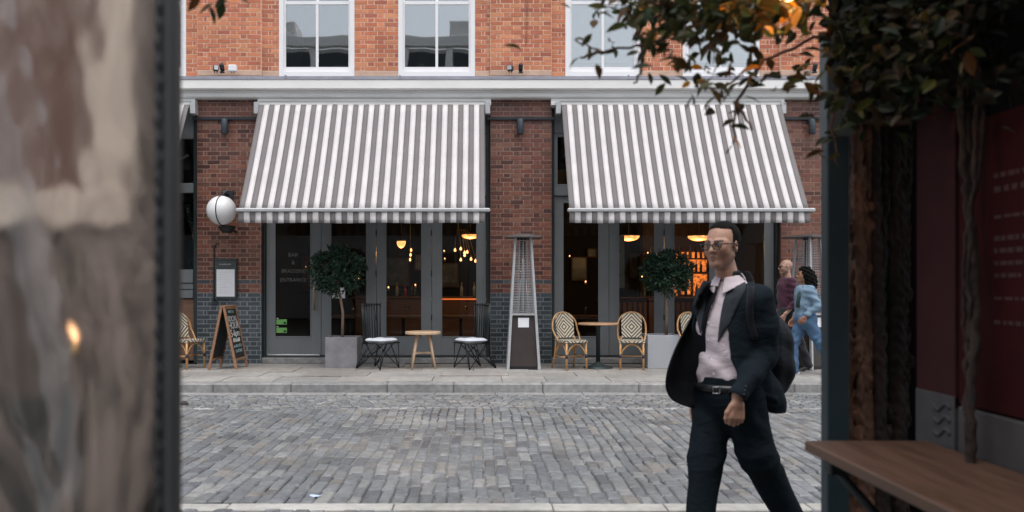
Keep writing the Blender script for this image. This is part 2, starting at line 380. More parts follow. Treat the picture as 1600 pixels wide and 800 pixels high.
for i, (x0, x1, z, yf, m_) in enumerate(single):
    if i >= 300: stuff[m_].box(x0 + .0068, x1 - .0068, yf, yf + .03, z + .0068, z + Cz - .0068, 0, .0012); continue
    key = (m_, i % 5)
    if key not in protob:
        q = MB(); q.box(-.1057, .1057, 0, .03, 0, Cz - .0136, 0, .0014); protob[key] = q.mesh('brick', M[m_])
    link('brick', protob[key], bl, ((x0 + x1) / 2, yf, z + .0068))
for k_, nm in (('brick_red', 'red_brickwork'), ('brick_grey', 'grey_brickwork'), ('brick_orange', 'orange_brickwork')):
    tag(stuff[k_].build(nm, M[k_], bl), kind='stuff')
# cornice
zt = 4.936
def Zc(py): return CZ + (447 - py) / 93.9
q = MB(); q.prism([(-.27, zt - .065), (-.265, zt - .012), (.08, UZ0 + .004), (.08, zt - .065)], XL, XR); q.build('lead_flashing', M['lead'], bl)
q = MB()
x = XL + .5
while x < XR: q.box(x, x + .02, -.276, .0, zt - .06, zt + .006); x += 1.9
q.build('lead_roll', M['lead'], bl)
q = MB()
q.prism([(-.26, Zc(124.5)), (-.26, Zc(138)), (-.235, Zc(140)), (.05, Zc(140)), (.05, Zc(124.5))], XL, XR, 0)
q.prism([(-.20, Zc(140.2)), (-.20, Zc(142)), (-.165, Zc(143.5)), (-.165, Zc(149)), (-.14, Zc(151)), (.05, Zc(151)), (.05, Zc(140.2))], XL, XR, 1)
q.build('cornice', [M['cream_paint'], M['stone_trim']], bl)
# stone/metal fascia over each opening
for a_, b_ in OPEN:
    q = MB(); x0, x1 = max(XL, X(a_ - 2)), X(b_ + 1)
    q.prism([(-.13, Zc(151.3)), (-.13, Zc(157)), (-.16, Zc(158.5)), (-.16, Zc(162)), (.16, Zc(162)), (.16, Zc(151.3))], x0, x1); q.build('fascia_beam', M['stone_trim'], bl)
# sash windows
def sash(a_, b_):
    x0, x1 = X(a_), X(b_); sill = UZ0
    hw = (x1 - x0) / 2; W = M['white_paint']
    q = MB(); t_ = .075; y0 = .045
    q.box(-hw, -hw + t_, y0, .16, 0, 2.3); q.box(hw - t_, hw, y0, .16, 0, 2.3); q.box(-hw + t_, hw - t_, y0 + .002, .158, 2.22, 2.3)
    q.box(-hw + t_, hw - t_, y0 - .008, .16, 0, .075)
    f = q.build('sash_window', W, bl, ((x0 + x1) / 2, 0, sill))
    for z0, z1, yo, nm in ((.077, 1.29, .085, 'lower_sash'), (1.225, 2.218, .125, 'upper_sash')):
        q = MB(); a = -hw + t_ + .001; b = hw - t_ - .001
        q.box(a, a + .03, yo, yo + .035, z0, z1); q.box(b - .03, b, yo, yo + .035, z0, z1)
        q.box(a + .03, b - .03, yo + .001, yo + .034, z0, z0 + (.09 if z0 < 1 else .055)); q.box(a + .03, b - .03, yo + .001, yo + .034, z1 - .055, z1)
        q.box(-.022, .022, yo + .002, yo + .033, z0 + .056, z1 - .055)
        s_ = q.build(nm, W, f)
    for z0, z1, yo in ((.16, 1.24, .10), (1.27, 2.17, .14)):
        for s_ in (-1, 1):
            q = MB(); q.box(min(s_ * .02, s_ * (hw - t_ - .025)), max(s_ * .02, s_ * (hw - t_ - .025)), yo, yo + .004, z0, z1); q.build('pane', M['glass_up'], f)
    return f
for a_, b_ in WINS: sash(a_, b_)
# rooms behind the upper windows
M['room_pale'] = pm('room_pale', (.42, .44, .43), .9, var=.1); M['room_dark'] = pm('room_dark', (.20, .22, .215), .9)
M['blind'] = pm('blind', (.62, .66, .66), .8, var=.05)
q = MB(); q.box(XL, XR, 3.4, 3.5, UZ0 - .3, UZ1); q.box(XL, XR, .46, 3.39, UZ0 - .35, UZ0 - .302); q.box(XL, XR, .46, 3.39, UZ1 - .2, UZ1 - .1)
for xx in (XL, X(130), X(590), X(1035), XR - .1): q.box(xx, xx + .1, .47, 3.38, UZ0 - .29, UZ1 - .21)
q.build('upper_room', M['room_dark'], bl)
for i, (a_, b_) in enumerate(WINS):
    if i in (1, 4, 5):
        q = MB(); n_ = 14; x0, x1 = X(a_) + .09, X(b_) - .09; z0 = UZ0 + (.28 if i != 1 else .1)
        vs = []; fs = []
        for k in range(n_ + 1):
            xx = x0 + (x1 - x0) * k / n_; vs += [(xx, .21 + .008 * math.sin(k * 2.1), z0), (xx, .21, UZ1 - .3), (xx, .216 + .008 * math.sin(k * 2.1), z0), (xx, .216, UZ1 - .3)]
        for k in range(n_): fs += [(4 * k, 4 * k + 4, 4 * k + 5, 4 * k + 1), (4 * k + 2, 4 * k + 6, 4 * k + 7, 4 * k + 3)]
        q.add(vs, fs); q.build('roller_blind', M['blind'], bl)
q = MB()                                             # curtain drawn aside in the first window
vs = []; fs = []; n_ = 16
for k in range(n_ + 1):
    u = k / n_; vs += [(X(443) + u * .20, .28 + .03 * math.sin(u * 25), UZ0 + .1), (X(443) + u * .28 - .0, .28 + .03 * math.sin(u * 25), UZ0 + .7), (X(443) + u * .42, .28 + .02 * math.sin(u * 25), UZ0 + 2.2)]
for k in range(n_):
    for j in range(2): fs.append((3 * k + j, 3 * k + 3 + j, 3 * k + 4 + j, 3 * k + 1 + j))
q.add(vs, fs, 0, True); o = q.build('curtain', pm('curtain_grey', (.16, .17, .18), .9), bl)
o.modifiers.new('thick', 'SOLIDIFY').thickness = .004
for cx, hh, w_, c_ in ((X(655), .35, .12, 'room_pale'), (X(700), .30, .25, 'room_pale'), (X(525), .32, .3, 'room_pale'), (X(675), .12, .4, 'black')):
    q = MB(); q.bbox(cx - w_ / 2, cx + w_ / 2, .5, .75, UZ0 - .3, UZ0 + hh, .02); q.build('room_furniture', M[c_], bl)
# ------------------------------------------------------------ shopfronts
GP = M['grey_paint']
M['sticker_green'] = pm('sticker_green', (.17, .42, .12), .5, var=.1)
M['glass_text'] = pm('glass_text', (.11, .115, .11), .6, var=.05)
DS = 91.1                                                   # px per metre on the recessed door plane
def dx(px): return (px - 750) / DS
ZT, ZD0, ZG0, ZTR = 4.50, .245, .565, 2.98
def door(x0, x1, gl0, gl1, kind=None):
    w_ = x1 - x0; g0, g1 = gl0 - x0, gl1 - x0
    q = MB(); q.bbox(.003, g0, 0, .045, ZD0, ZTR - .01, .004); q.bbox(g1, w_ - .003, 0, .045, ZD0, ZTR - .01, .004)
    q.bbox(g0, g1, .001, .044, ZD0, ZG0, .002); q.bbox(g0, g1, .001, .044, ZTR - .12, ZTR - .011, .002)
    for a, b, c, d2 in ((g0 - .012, g0 + .010, ZG0 - .012, ZTR - .11), (g1 - .010, g1 + .012, ZG0 - .012, ZTR - .11)): q.bbox(a, b, -.007, .004, c, d2, .003)
    q.bbox(g0 + .011, g1 - .011, -.007, .004, ZG0 - .012, ZG0 + .010, .003)
    d_ = q.build('door', GP, bl, (x0, .15, 0))
    q = MB(); q.box(g0 - .008, g1 + .008, .02, .026, ZG0 - .008, ZTR - .11); q.build('pane', M['glass'], d_)
    return d_, w_, g0, g1
def shopfront(o0, off, bar=False):
    a_, b_ = o0; x0, x1 = X(a_), X(b_)
    q = MB()                                                # outer frame
    q.bbox(x0 + .004, dx(416 + off), .10, .24, .12, ZT, .006, 0); q.bbox(dx(760 + off), x1 - .004, .10, .24, .12, ZT, .006, 0)
    q.bbox(dx(416 + off) + .002, dx(760 + off) - .002, .11, .23, ZTR + .002, ZTR + .14, .006, 1)
    q.bbox(dx(416 + off) + .002, dx(760 + off) - .002, .112, .23, 4.05, ZT, .006, 1)
    q.build('shopfront_frame', [M['dark_green'], GP], bl)
    q = MB(); q.bbox(x0 + .004, x1 - .004, .02, .30, .121, .215, .008); q.build('threshold', M['kerb'], bl)
    q = MB(); q.bbox(dx(416 + off), dx(760 + off), .10, .2, .216, .236, .003); q.build('threshold_strip', M['dark_green'], bl)
    lv = [(416, 430, 486, 502), (502, 517, 573, 588), (588, 603, 659, 674.5), (674.5, 690, 745, 760)]
    ds = []
    for i, (l0, g0, g1, l1) in enumerate(lv): ds.append(door(dx(l0 + off), dx(l1 + off), dx(g0 + off), dx(g1 + off)))
    for i, (l0, g0, g1, l1) in enumerate(lv):               # transom lights
        q = MB(); u0, u1 = dx(l0 + off) + .03, dx(l1 + off) - .03
        q.box(u0 - .028, u0 + .03, .13, .2, ZTR + .142, 4.048); q.box(u1 - .03, u1 + .028, .13, .2, ZTR + .142, 4.048); q.box(u0 + .03, u1 - .03, .131, .199, ZTR + .142, ZTR + .2); q.box(u0 + .03, u1 - .03, .131, .199, 3.99, 4.048)
        t_ = q.build('transom_light', GP, bl)
        q = MB(); q.box(u0 + .028, u1 - .028, .16, .166, ZTR + .198, 3.992); q.build('pane', M['glass'], t_)
    for hz in (.9, 1.65, 2.35):                             # hinges between leaf 3 and 4 and leaf 2/3
        for hx in (674.5, 588):
            q = MB(); q.tube([(dx(hx + off), .142, hz - .05), (dx(hx + off), .142, hz + .05)], .009, 8); q.build('hinge', M['dark_metal'], bl)
    return ds
ds1 = shopfront(OPEN[1], 0); ds2 = shopfront(OPEN[2], 449.5); shopfront(OPEN[3], 449.5 * 2 + 4) if False else None
d0, w0, g0, g1 = ds1[0]
q = MB(); hx = (dx(492) - dx(416)); q.tube([(hx, -.05, 1.02), (hx, -.05, 1.46)], .013, 10); q.tube([(hx, 0, 1.07), (hx, -.05, 1.07)], .008); q.tube([(hx, 0, 1.41), (hx, -.05, 1.41)], .008); q.build('handle', M['brass'], d0)
q = MB(); q.bbox(.02, w0 - .02, -.02, .0, ZD0 - .005, ZD0 + .022, .004); q.build('kick_strip', M['steel'], d0)
for tx, ty, sz in (('BAR', 401, .095), ('&', 413, .095), ('BRASSERIE', 426, .088), ('ENTRANCE', 440, .088)):
    text_obj(tx, sz, M['glass_text'], d0, (dx(458) - dx(416), .018, CZ + (447 - ty) / DS), (math.radians(90), 0, 0), .0006)
for k, ty in enumerate((499, 512)):
    q = MB(); q.box(dx(431.5) - dx(416), dx(448) - dx(416), .016, .0185, CZ + (447 - ty - 8) / DS, CZ + (447 - ty) / DS); st = q.build('door_sticker', M['sticker_green'], d0)
    q = MB(); q.box(dx(443) - dx(416), dx(447) - dx(416), .0145, .0158, CZ + (447 - ty - 7) / DS, CZ + (447 - ty - 4) / DS); q.build('sticker_mark', M['black'], d0)
    q = MB(); q.box(dx(432) - dx(416), dx(435) - dx(416), .0155, .0185, CZ + (447 - ty + 1) / DS, CZ + (447 - ty + 2.2) / DS); q.build('sticker_mark', M['paper'], d0)
# white notice behind the bay tree
d1, w1, _, _ = ds1[1]
q = MB(); q.box(dx(519) - dx(502), dx(539) - dx(502), .016, .018, CZ + (447 - 466) / DS, CZ + (447 - 449) / DS); q.build('notice', M['paper'], d1)
# left opening: stall board, pane, transom (seen beside the curtain)
x0, x1 = X(-46), X(308)
q = MB(); q.bbox(x1 - .09, x1 - .003, .08, .24, .12, ZT, .006, 0); q.bbox(x0, x1 - .092, .09, .23, Z(300), Z(285), .006, 1); q.bbox(x0, x1 - .092, .09, .23, Z(215), ZT, .006, 1)
q.bbox(x0, x1 - .092, .05, .23, Z(442), Z(421), .008, 1); q.bbox(x0, x1 - .092, .07, .23, Z(452), Z(443), .008, 1); q.bbox(x0, x1 - .092, .06, .23, Z(466), Z(453), .008, 1)
q.build('shopfront_frame', [M['dark_green'], GP], bl)
M['brown_panel'] = pm('brown_panel', (.20, .105, .065), .55, var=.2, scale=5, stretch=(1, 1, 6))
q = MB(); q.bbox(x0, x1 - .092, .12, .2, .16, Z(467), .01); q.build('stall_riser', M['brown_panel'], bl)
q = MB(); q.box(x0, x1 - .092, .15, .156, Z(421), Z(300)); q.build('pane', M['glass'], bl)
q = MB(); q.box(x0, x1 - .092, .15, .156, Z(285), Z(215)); q.build('pane', M['glass'], bl)
x0, x1 = X(1316), X(1560)
q = MB(); q.bbox(x0 + .003, x0 + .09, .08, .24, .12, ZT, .006, 0); q.bbox(x0 + .092, x1, .09, .23, ZTR, ZTR + .14, .006, 1); q.bbox(x0 + .092, x1, .09, .23, .12, ZG0, .006, 1); q.bbox(x0 + .092, x1, .09, .23, 4.05, ZT, .006, 1)
q.build('shopfront_frame', [M['dark_green'], GP], bl)
q = MB(); q.box(x0 + .092, x1, .15, .156, ZG0, ZTR); q.build('pane', M['glass'], bl)
q = MB(); q.box(x0 + .092, x1, .15, .156, ZTR + .14, 4.05); q.build('pane', M['glass'], bl)
q = MB(); q.box(XL - .1, XL, .5, 6, 0, UZ1); q.box(XR, XR + .1, .2, 6, 0, UZ1); q.build('party_wall', M['room_dark'], bl)
# rails across the piers
for a_, b_ in PIERS:
    q = MB(); q.bbox(X(a_ - 6), X(b_ + 6), -.05, -.02, Z(188), Z(183.5), .004); q.build('lamp_rail', M['dark_metal'], bl)
# ------------------------------------------------------------ restaurant interior
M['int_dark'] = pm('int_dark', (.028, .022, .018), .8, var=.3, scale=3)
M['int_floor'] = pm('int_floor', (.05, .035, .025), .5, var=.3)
M['int_wood'] = pm('int_wood', (.14, .065, .032), .5, var=.3, scale=5, stretch=(1, 1, 6))
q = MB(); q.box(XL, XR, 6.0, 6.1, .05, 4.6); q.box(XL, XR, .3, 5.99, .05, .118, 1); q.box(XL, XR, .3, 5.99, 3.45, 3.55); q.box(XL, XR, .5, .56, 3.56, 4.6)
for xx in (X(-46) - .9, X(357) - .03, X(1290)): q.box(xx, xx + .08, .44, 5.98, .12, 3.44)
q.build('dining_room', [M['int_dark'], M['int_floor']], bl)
# ================================================================ things on the building
def W3(px, py, D): s = 1244 / D; return Vector(((px - 750) / s, D, CZ + (447 - py) / s))
PZ = .12
# ---- awnings
def stripe_mat(name, c, tr=.25):
    m, t, b, N, L = nodes(name); out = t.nodes['Material Output']
    tc = N('ShaderNodeTexCoord'); n = N('ShaderNodeTexNoise'); n.inputs['Scale'].default_value = 3; n.inputs['Detail'].default_value = 6; L(tc.outputs['Object'], n.inputs[0])
    mr = N('ShaderNodeMapRange'); L(n.outputs[0], mr.inputs[0]); mr.inputs[1].default_value = .3; mr.inputs[2].default_value = .7; mr.inputs[3].default_value = .93; mr.inputs[4].default_value = 1.04
    vm = N('ShaderNodeVectorMath'); vm.operation = 'SCALE'; vm.inputs[0].default_value = c; L(mr.outputs[0], vm.inputs['Scale']); L(vm.outputs[0], b.inputs['Base Color'])
    b.inputs['Roughness'].default_value = .85; b.inputs['Specular IOR Level'].default_value = .2
    w_ = N('ShaderNodeTexWave'); w_.inputs['Scale'].default_value = 160; L(tc.outputs['Object'], w_.inputs[0])
    n2 = N('ShaderNodeTexNoise'); n2.inputs['Scale'].default_value = 5; L(tc.outputs['Object'], n2.inputs[0])
    bp = N('ShaderNodeBump'); bp.inputs['Strength'].default_value = .2; bp.inputs['Distance'].default_value = .012; L(n2.outputs[0], bp.inputs['Height']); L(bp.outputs[0], b.inputs['Normal'])
    tl = N('ShaderNodeBsdfTranslucent'); L(vm.outputs[0], tl.inputs[0])
    mx = N('ShaderNodeMixShader'); mx.inputs[0].default_value = tr; L(b.outputs[0], mx.inputs[1]); L(tl.outputs[0], mx.inputs[2]); L(mx.outputs[0], out.inputs[0]); return m
M['stripe_white'] = stripe_mat('stripe_white', (.83, .80, .80)); M['stripe_grey'] = stripe_mat('stripe_grey', (.225, .208, .208), .12)
def awning(x0, x1, label, n=43):
    t = empty('awning', ((x0 + x1) / 2, WY - .16, 4.385), label=label, cat='awning', group='striped awnings over the shopfronts')
    hw = (x1 - x0) / 2; drop = 4.50 - 2.64; yo = -1.14; z0 = .08
    q = MB(); NR = 14
    for k in range(n):
        a = -hw + 2 * hw * k / n; b = -hw + 2 * hw * (k + 1) / n; m_ = k % 2
        vs = []
        for r in range(NR + 1):
            v = r / NR
            for xx in (a, (a + b) / 2, b):
                sag = .05 * math.sin(math.pi * v) * (1 - .5 * abs(xx / hw) ** 4) + .004 * math.sin(xx * 5.3 + v * 3 + x0) * math.sin(math.pi * v) + .003 * math.sin(xx * 23 + v * 7)
                vs.append((xx, yo * v - .03, z0 - drop * v - sag))
        fs = []
        for r in range(NR):
            for c_ in range(2): i = r * 3 + c_; fs.append((i, i + 1, i + 4, i + 3))
        q.add(vs, fs, m_, True)
    o = q.build('canopy', [M['stripe_grey'], M['stripe_white']], t); md = o.modifiers.new('thick', 'SOLIDIFY'); md.thickness = .0025
    q = MB(); zb = z0 - drop - .02; yb = yo - .055
    for k in range(n):
        a = -hw + 2 * hw * k / n; b = -hw + 2 * hw * (k + 1) / n; vs = []
        for r in range(4):
            for xx in (a, (a + b) / 2, b): vs.append((xx, yb - .012 * (r / 3) * math.sin(xx * 4.3) - .006 * math.sin(xx * 17 + r), zb - .188 * r / 3 + (.004 * math.sin(xx * 6) if r == 3 else 0)))
        q.add(vs, [(r * 3 + c_, r * 3 + c_ + 1, r * 3 + c_ + 4, r * 3 + c_ + 3) for r in range(3) for c_ in range(2)], k % 2, True)
    o = q.build('valance', [M['stripe_grey'], M['stripe_white']], t); md = o.modifiers.new('thick', 'SOLIDIFY'); md.thickness = .0025
    q = MB(); q.bbox(-hw - .03, hw + .08, yb - .03, yb + .045, zb - .018, zb + .038, .014); q.build('front_bar', M['alu'], t)
    q = MB(); q.tube([(-hw - .02, .04, .125), (hw + .02, .04, .125)], .035, 12); q.build('roller', M['cassette'], t)
    for s_ in (-1, 1):
        q = MB(); xx = s_ * (hw + .05); q.bbox(xx - .045, xx + .045, -.03, .15, -.07, .13, .01); q.build('end_bracket', M['alu'], t)
        q = MB(); xx = s_ * (hw - .06); el = (xx - s_ * .62, yo * .45 + .05, -drop * .62 - .12)
        q.tube([(xx, .10, -drop * .40), el], .022, 8); q.tube([el, (xx - s_ * .05, yb + .03, zb + .0)], .018, 8)
        q.lathe([(.0, -.03), (.035, -.03), (.035, .03), (0, .03)], el, 10)
        q.build('folding_arm', M['dark_metal'], t)
    # thin white side hem
    return t
awning(-3.69, .075, 'grey and white striped awning over the bar and brasserie entrance doors')
awning(1.365, 5.03, 'grey and white striped awning above the cane chairs and backlit bar, behind the leaves')
awning(-8.45, -4.86, 'grey and white striped awning whose end shows beside the plastic curtain')
# ---- pier lamps
def pier_lamp(px, label):
    t = empty('wall_lamp', (X(px), WY, Z(188)), label=label, cat='wall lamp', group='dark cylinder lamps on the brick piers')
    q = MB(); q.lathe([(.0, -.25), (.052, -.25), (.056, -.245), (.056, -.012), (.05, 0), (0, 0)], (0, -.10, 0), 20); q.build('lamp_body', M['lamp_blue'], t)
    q = MB(); q.bbox(-.02, .02, -.06, .0, -.06, .03, .004); q.build('bracket', M['dark_metal'], t)
M['lamp_blue'] = pm('lamp_blue', (.045, .06, .075), .4, var=.15)
pier_lamp(354, 'dark cylinder wall lamp on the pier above the white globe lamp')
pier_lamp(812.5, 'dark cylinder wall lamp on the brick pier between the two awnings')
pier_lamp(1265, 'dark cylinder wall lamp on the pier right of the right awning')
# ---- floodlights on the cornice
def flood(px, w_, label, white=False, tilt=0):
    t = empty('floodlight', (X(px), WY - .12, UZ0 + .01), rz=tilt, label=label, cat='floodlight')
    q = MB()
    if white: q.bbox(-w_ / 2, w_ / 2, -.05, .03, .02, .13, .012); q.build('housing', M['white_paint'], t)
    else:
        q.bbox(-w_ / 2, w_ / 2, -.07, .03, .03, .12, .012); q.build('housing', M['dark_metal'], t)
        q = MB(); q.box(-w_ / 2 + .012, w_ / 2 - .012, -.075, -.068, .04, .11); q.build('lens', M['steel'], t)
    q = MB(); q.tube([(-.02, 0, 0), (-.02, 0, .05), (.02, 0, .05), (.02, 0, 0)], .008, 6); q.build('bracket', M['dark_metal'], t)
flood(341, .09, 'small dark floodlight, leftmost on the cornice over the left pier', tilt=.4)
flood(367.5, .14, 'small white box light on the cornice over the left pier', True)
flood(797, .10, 'small dark floodlight on the cornice over the middle pier, left of the spotlight', tilt=-.3)
def spot(px, label):
    t = empty('spotlight', (X(px), WY - .12, UZ0 + .01), label=label, cat='spotlight')
    q = MB(); q.lathe([(0, -.07), (.035, -.07), (.04, .03), (.02, .06), (0, .06)], (0, 0, 0), 14); q.xf(Matrix.Translation((0, -.02, .1)) @ Matrix.Rotation(.6, 4, 'X')); q.build('housing', M['dark_metal'], t)
    q = MB(); q.tube([(0, 0, 0), (.0, 0, .12), (.0, .03, .17)], .010, 6); q.bbox(-.035, .035, -.03, .03, 0, .02, .004); q.build('bracket', M['dark_metal'], t)
spot(351, 'small black spotlight on the cornice beside the white box light')
spot(813, 'small grey spotlight on the cornice over the middle pier')
spot(1268, 'small black spotlight on the cornice over the right pier, behind the leaves')
# ---- globe lamp
t = empty('globe_lamp', (X(353), WY, Z(333)), label='large white globe lamp with a dark band on a bracket on the left pier', cat='globe lamp')
gx, gy = (346.5 - 750) / 95.5 - X(353), -.48
q = MB(); q.lathe([(.0001, -.238)] + [(.238 * math.cos(a_), .238 * math.sin(a_)) for a_ in [(-80 + 10 * i) * math.pi / 180 for i in range(17)]] + [(.0001, .238)], (gx, gy, 0), 40); q.build('globe', M['globe'], t)
q = MB(); ring = []
for i in range(40):
    a_ = 2 * math.pi * i / 40; ring.append((gx + .243 * math.cos(a_) * .12 + .012, gy + .243 * math.cos(a_) * .99, .243 * math.sin(a_)))
q.tube(ring, .0085, 8, closed=True); q.build('band', M['dark_metal'], t)
q = MB(); q.tube([(gx + .012, gy, .245), (gx + .03, gy + .05, .29), (.04, -.2, .31), (.05, -.02, .30)], .014, 10); q.lathe([(0, -.0), (.05, 0), (.05, .09), (.03, .1), (0, .1)], (.03, -.16, .26), 14); q.bbox(-.03, .13, -.02, 0, .22, .38, .005)
q.build('bracket', M['dark_metal'], t)
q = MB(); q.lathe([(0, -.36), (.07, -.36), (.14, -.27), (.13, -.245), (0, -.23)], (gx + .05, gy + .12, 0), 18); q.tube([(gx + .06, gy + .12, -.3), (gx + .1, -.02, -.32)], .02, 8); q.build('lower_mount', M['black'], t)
# ---- menu case with conduit
t = empty('menu_case', (X(354), WY, Z(467)), label='dark framed wall case with a white menu sheet on the left pier', cat='menu case')
q = MB(); hw = .185; H = .66; q.bbox(-hw, hw, -.055, 0, 0, H, .006); q.bbox(-hw - .012, hw + .012, -.062, -.0, H, H + .02, .004); q.build('case', M['case_grey'] if 'case_grey' in M else pm('case_grey', (.05, .06, .062), .45), t)
q = MB(); q.box(-.15, .155, -.059, -.056, .04, .50); q.build('menu_sheet', M['paper'], t)
for i in range(9):
    q = MB(); q.box(-.10, -.10 + R.uniform(.1, .2), -.0602, -.0592, .45 - i * .043, .454 - i * .043); q.build('menu_line', pm('faint_ink', (.55, .56, .58), .8) if i == 0 else bpy.data.materials['faint_ink'], t)
q = MB(); [q.box(-.10 + i * .02, -.10 + i * .02 + .013, -.0575, -.0555, .575, .575 + (.024 if i % 4 == 0 else .017)) for i in range(10)]; tag(q.build('worn_lettering', pm('letter_pale', (.30, .30, .29), .6), t), kind='stuff')
q = MB(); q.tube([(-.205, -.02, -.06), (-.205, -.02, .86), (-.17, -.02, .92), (-.12, -.02, .95)], .012, 8); q.bbox(-.235, -.15, -.035, 0, -.09, -.03, .004); q.build('conduit', M['dark_metal'], t)
# ---- wall vents on pier
# ---- chalkboard
M['frame_wood'] = pm('frame_wood', (.30, .155, .085), .55, var=.3, scale=10, stretch=(1, 1, 5), bump=.15)
M['chalkboard'] = pm('chalkboard', (.018, .020, .022), .6, var=.3, scale=9)
t = empty('chalkboard_sign', (-4.02, 12.72, PZ), rz=math.radians(-2), label='wooden A-frame chalkboard reading social hour 5-6pm, in front of the left pier', cat='chalkboard')
spread, topx, H, hwid = .22, .02, .985, .265
for s_ in (-1, 1):
    q = MB()
    for yy in (-hwid, hwid - .03):
        q.hexa([(s_ * spread - .018, yy, 0), (s_ * spread + .018, yy, 0), (s_ * spread + .018, yy + .03, 0), (s_ * spread - .018, yy + .03, 0),
                (s_ * topx - .018, yy, H), (s_ * topx + .018, yy, H), (s_ * topx + .018, yy + .03, H), (s_ * topx - .018, yy + .03, H)])
    for zz in (.14, H - .035):
        f_ = 1 - zz / H; cx = s_ * (topx + (spread - topx) * f_); q.box(cx - .014, cx + .014, -hwid + .03, hwid - .03, zz, zz + .034)
    fr = q.build('frame', M['frame_wood'], t)
    q = MB(); xa = s_ * (topx + (spread - topx) * (1 - .17 / H)); xb = s_ * (topx + (spread - topx) * (1 - (H - .035) / H))
    q.hexa([(xa - .005, -hwid + .028, .17), (xa + .005, -hwid + .028, .17), (xa + .005, hwid - .028, .17), (xa - .005, hwid - .028, .17), (xb - .005, -hwid + .028, H - .034), (xb + .005, -hwid + .028, H - .034), (xb + .005, hwid - .028, H - .034), (xb - .005, hwid - .028, H - .034)])
    q.build('board', M['chalkboard'], t)
q = MB(); q.box(-.045, .045, -hwid - .004, hwid + .004, H, H + .022); q.build('top_rail', M['frame_wood'], t)
M['chalk'] = pm('chalk', (.62, .62, .60), .9, var=.2, scale=40); M['chalk2'] = pm('chalk_teal', (.20, .30, .30), .9, var=.3, scale=40)
slope = math.atan2(spread - topx, H)
for tx, zz, sz, mm in (('SOCIAL', .755, .125, 'chalk'), ('HOUR', .635, .165, 'chalk'), ('5-6pm', .515, .16, 'chalk')):
    xx = topx + (spread - topx) * (1 - zz / H) + .0065
    o = text_obj(tx, sz, M[mm], t, (0, 0, 0), (0, 0, 0), .0008)
    o.matrix_local = Matrix.Translation((xx + .002, 0, zz)) @ Matrix.Rotation(-slope, 4, 'Y') @ Matrix.Rotation(math.radians(90), 4, 'Z') @ Matrix.Rotation(math.radians(90), 4, 'X')
rc = random.Random(5)          # rubbed, unreadable chalk strokes above and below the words
for zz, hh, ww, mm in ((.885, .05, .26, 'chalk2'), (.425, .07, .30, 'chalk'), (.34, .055, .34, 'chalk2'), (.26, .055, .26, 'chalk2')):
    q = MB(); yy = -ww / 2
    while yy < ww / 2:
        xx = topx + (spread - topx) * (1 - zz / H) + .0075; z2 = zz + hh * rc.uniform(.6, 1); x2 = topx + (spread - topx) * (1 - z2 / H) + .0075
        q.tube([(xx, yy, zz), (x2, yy + rc.uniform(.0, .03), z2)], .0045, 5); q.tube([(xx, yy, zz + .006), (xx, yy + rc.uniform(.012, .03), zz + rc.uniform(0, .03))], .004, 5); yy += rc.uniform(.035, .05)
    tag(q.build('chalk_strokes', M[mm], t), kind='stuff')
# ---- cane bistro chairs
def weave(name):
    m, t, b, N, L = nodes(name); tc = N('ShaderNodeTexCoord'); sx = N('ShaderNodeSeparateXYZ'); L(tc.outputs['Object'], sx.inputs[0])
    def mth(op, a, b_=None, v=None):
        n = N('ShaderNodeMath'); n.operation = op; L(a, n.inputs[0])
        if b_ is not None: L(b_, n.inputs[1])
        elif v is not None: n.inputs[1].default_value = v
        return n.outputs[0]
    ax = mth('ABSOLUTE', sx.outputs[0]); zz = mth('ABSOLUTE', mth('SUBTRACT', sx.outputs[2], v=.66)); yy = mth('ABSOLUTE', mth('ADD', sx.outputs[1], v=-.25))
    geo = N('ShaderNodeNewGeometry')
    s_ = mth('ADD', mth('ADD', ax, mth('MULTIPLY', zz, v=.95)), mth('MULTIPLY', mth('MULTIPLY', yy, v=.9), mth('LESS_THAN', sx.outputs[2], v=.47)))
    f_ = mth('FRACT', mth('MULTIPLY', s_, v=18)); g = mth('GREATER_THAN', f_, v=.52)
    n = N('ShaderNodeTexNoise'); n.inputs['Scale'].default_value = 60; L(tc.outputs['Object'], n.inputs[0])
    mx = N('ShaderNodeMix'); mx.data_type = 'RGBA'; L(g, mx.inputs[0]); mx.inputs[6].default_value = (.62, .55, .42, 1); mx.inputs[7].default_value = (.085, .075, .065, 1)
    L(mx.outputs[2], b.inputs['Base Color']); b.inputs['Roughness'].default_value = .55
    bp = N('ShaderNodeBump'); bp.inputs['Strength'].default_value = .5; bp.inputs['Distance'].default_value = .004; L(f_, bp.inputs['Height']); L(bp.outputs[0], b.inputs['Normal']); return m
M['weave'] = weave('woven_cane')
M['cane'] = pm('cane', (.50, .28, .12), .45, var=.3, scale=14, bump=.15, bscale=50)
M['wrap'] = pm('wrap', (.025, .03, .05), .5, var=.3)
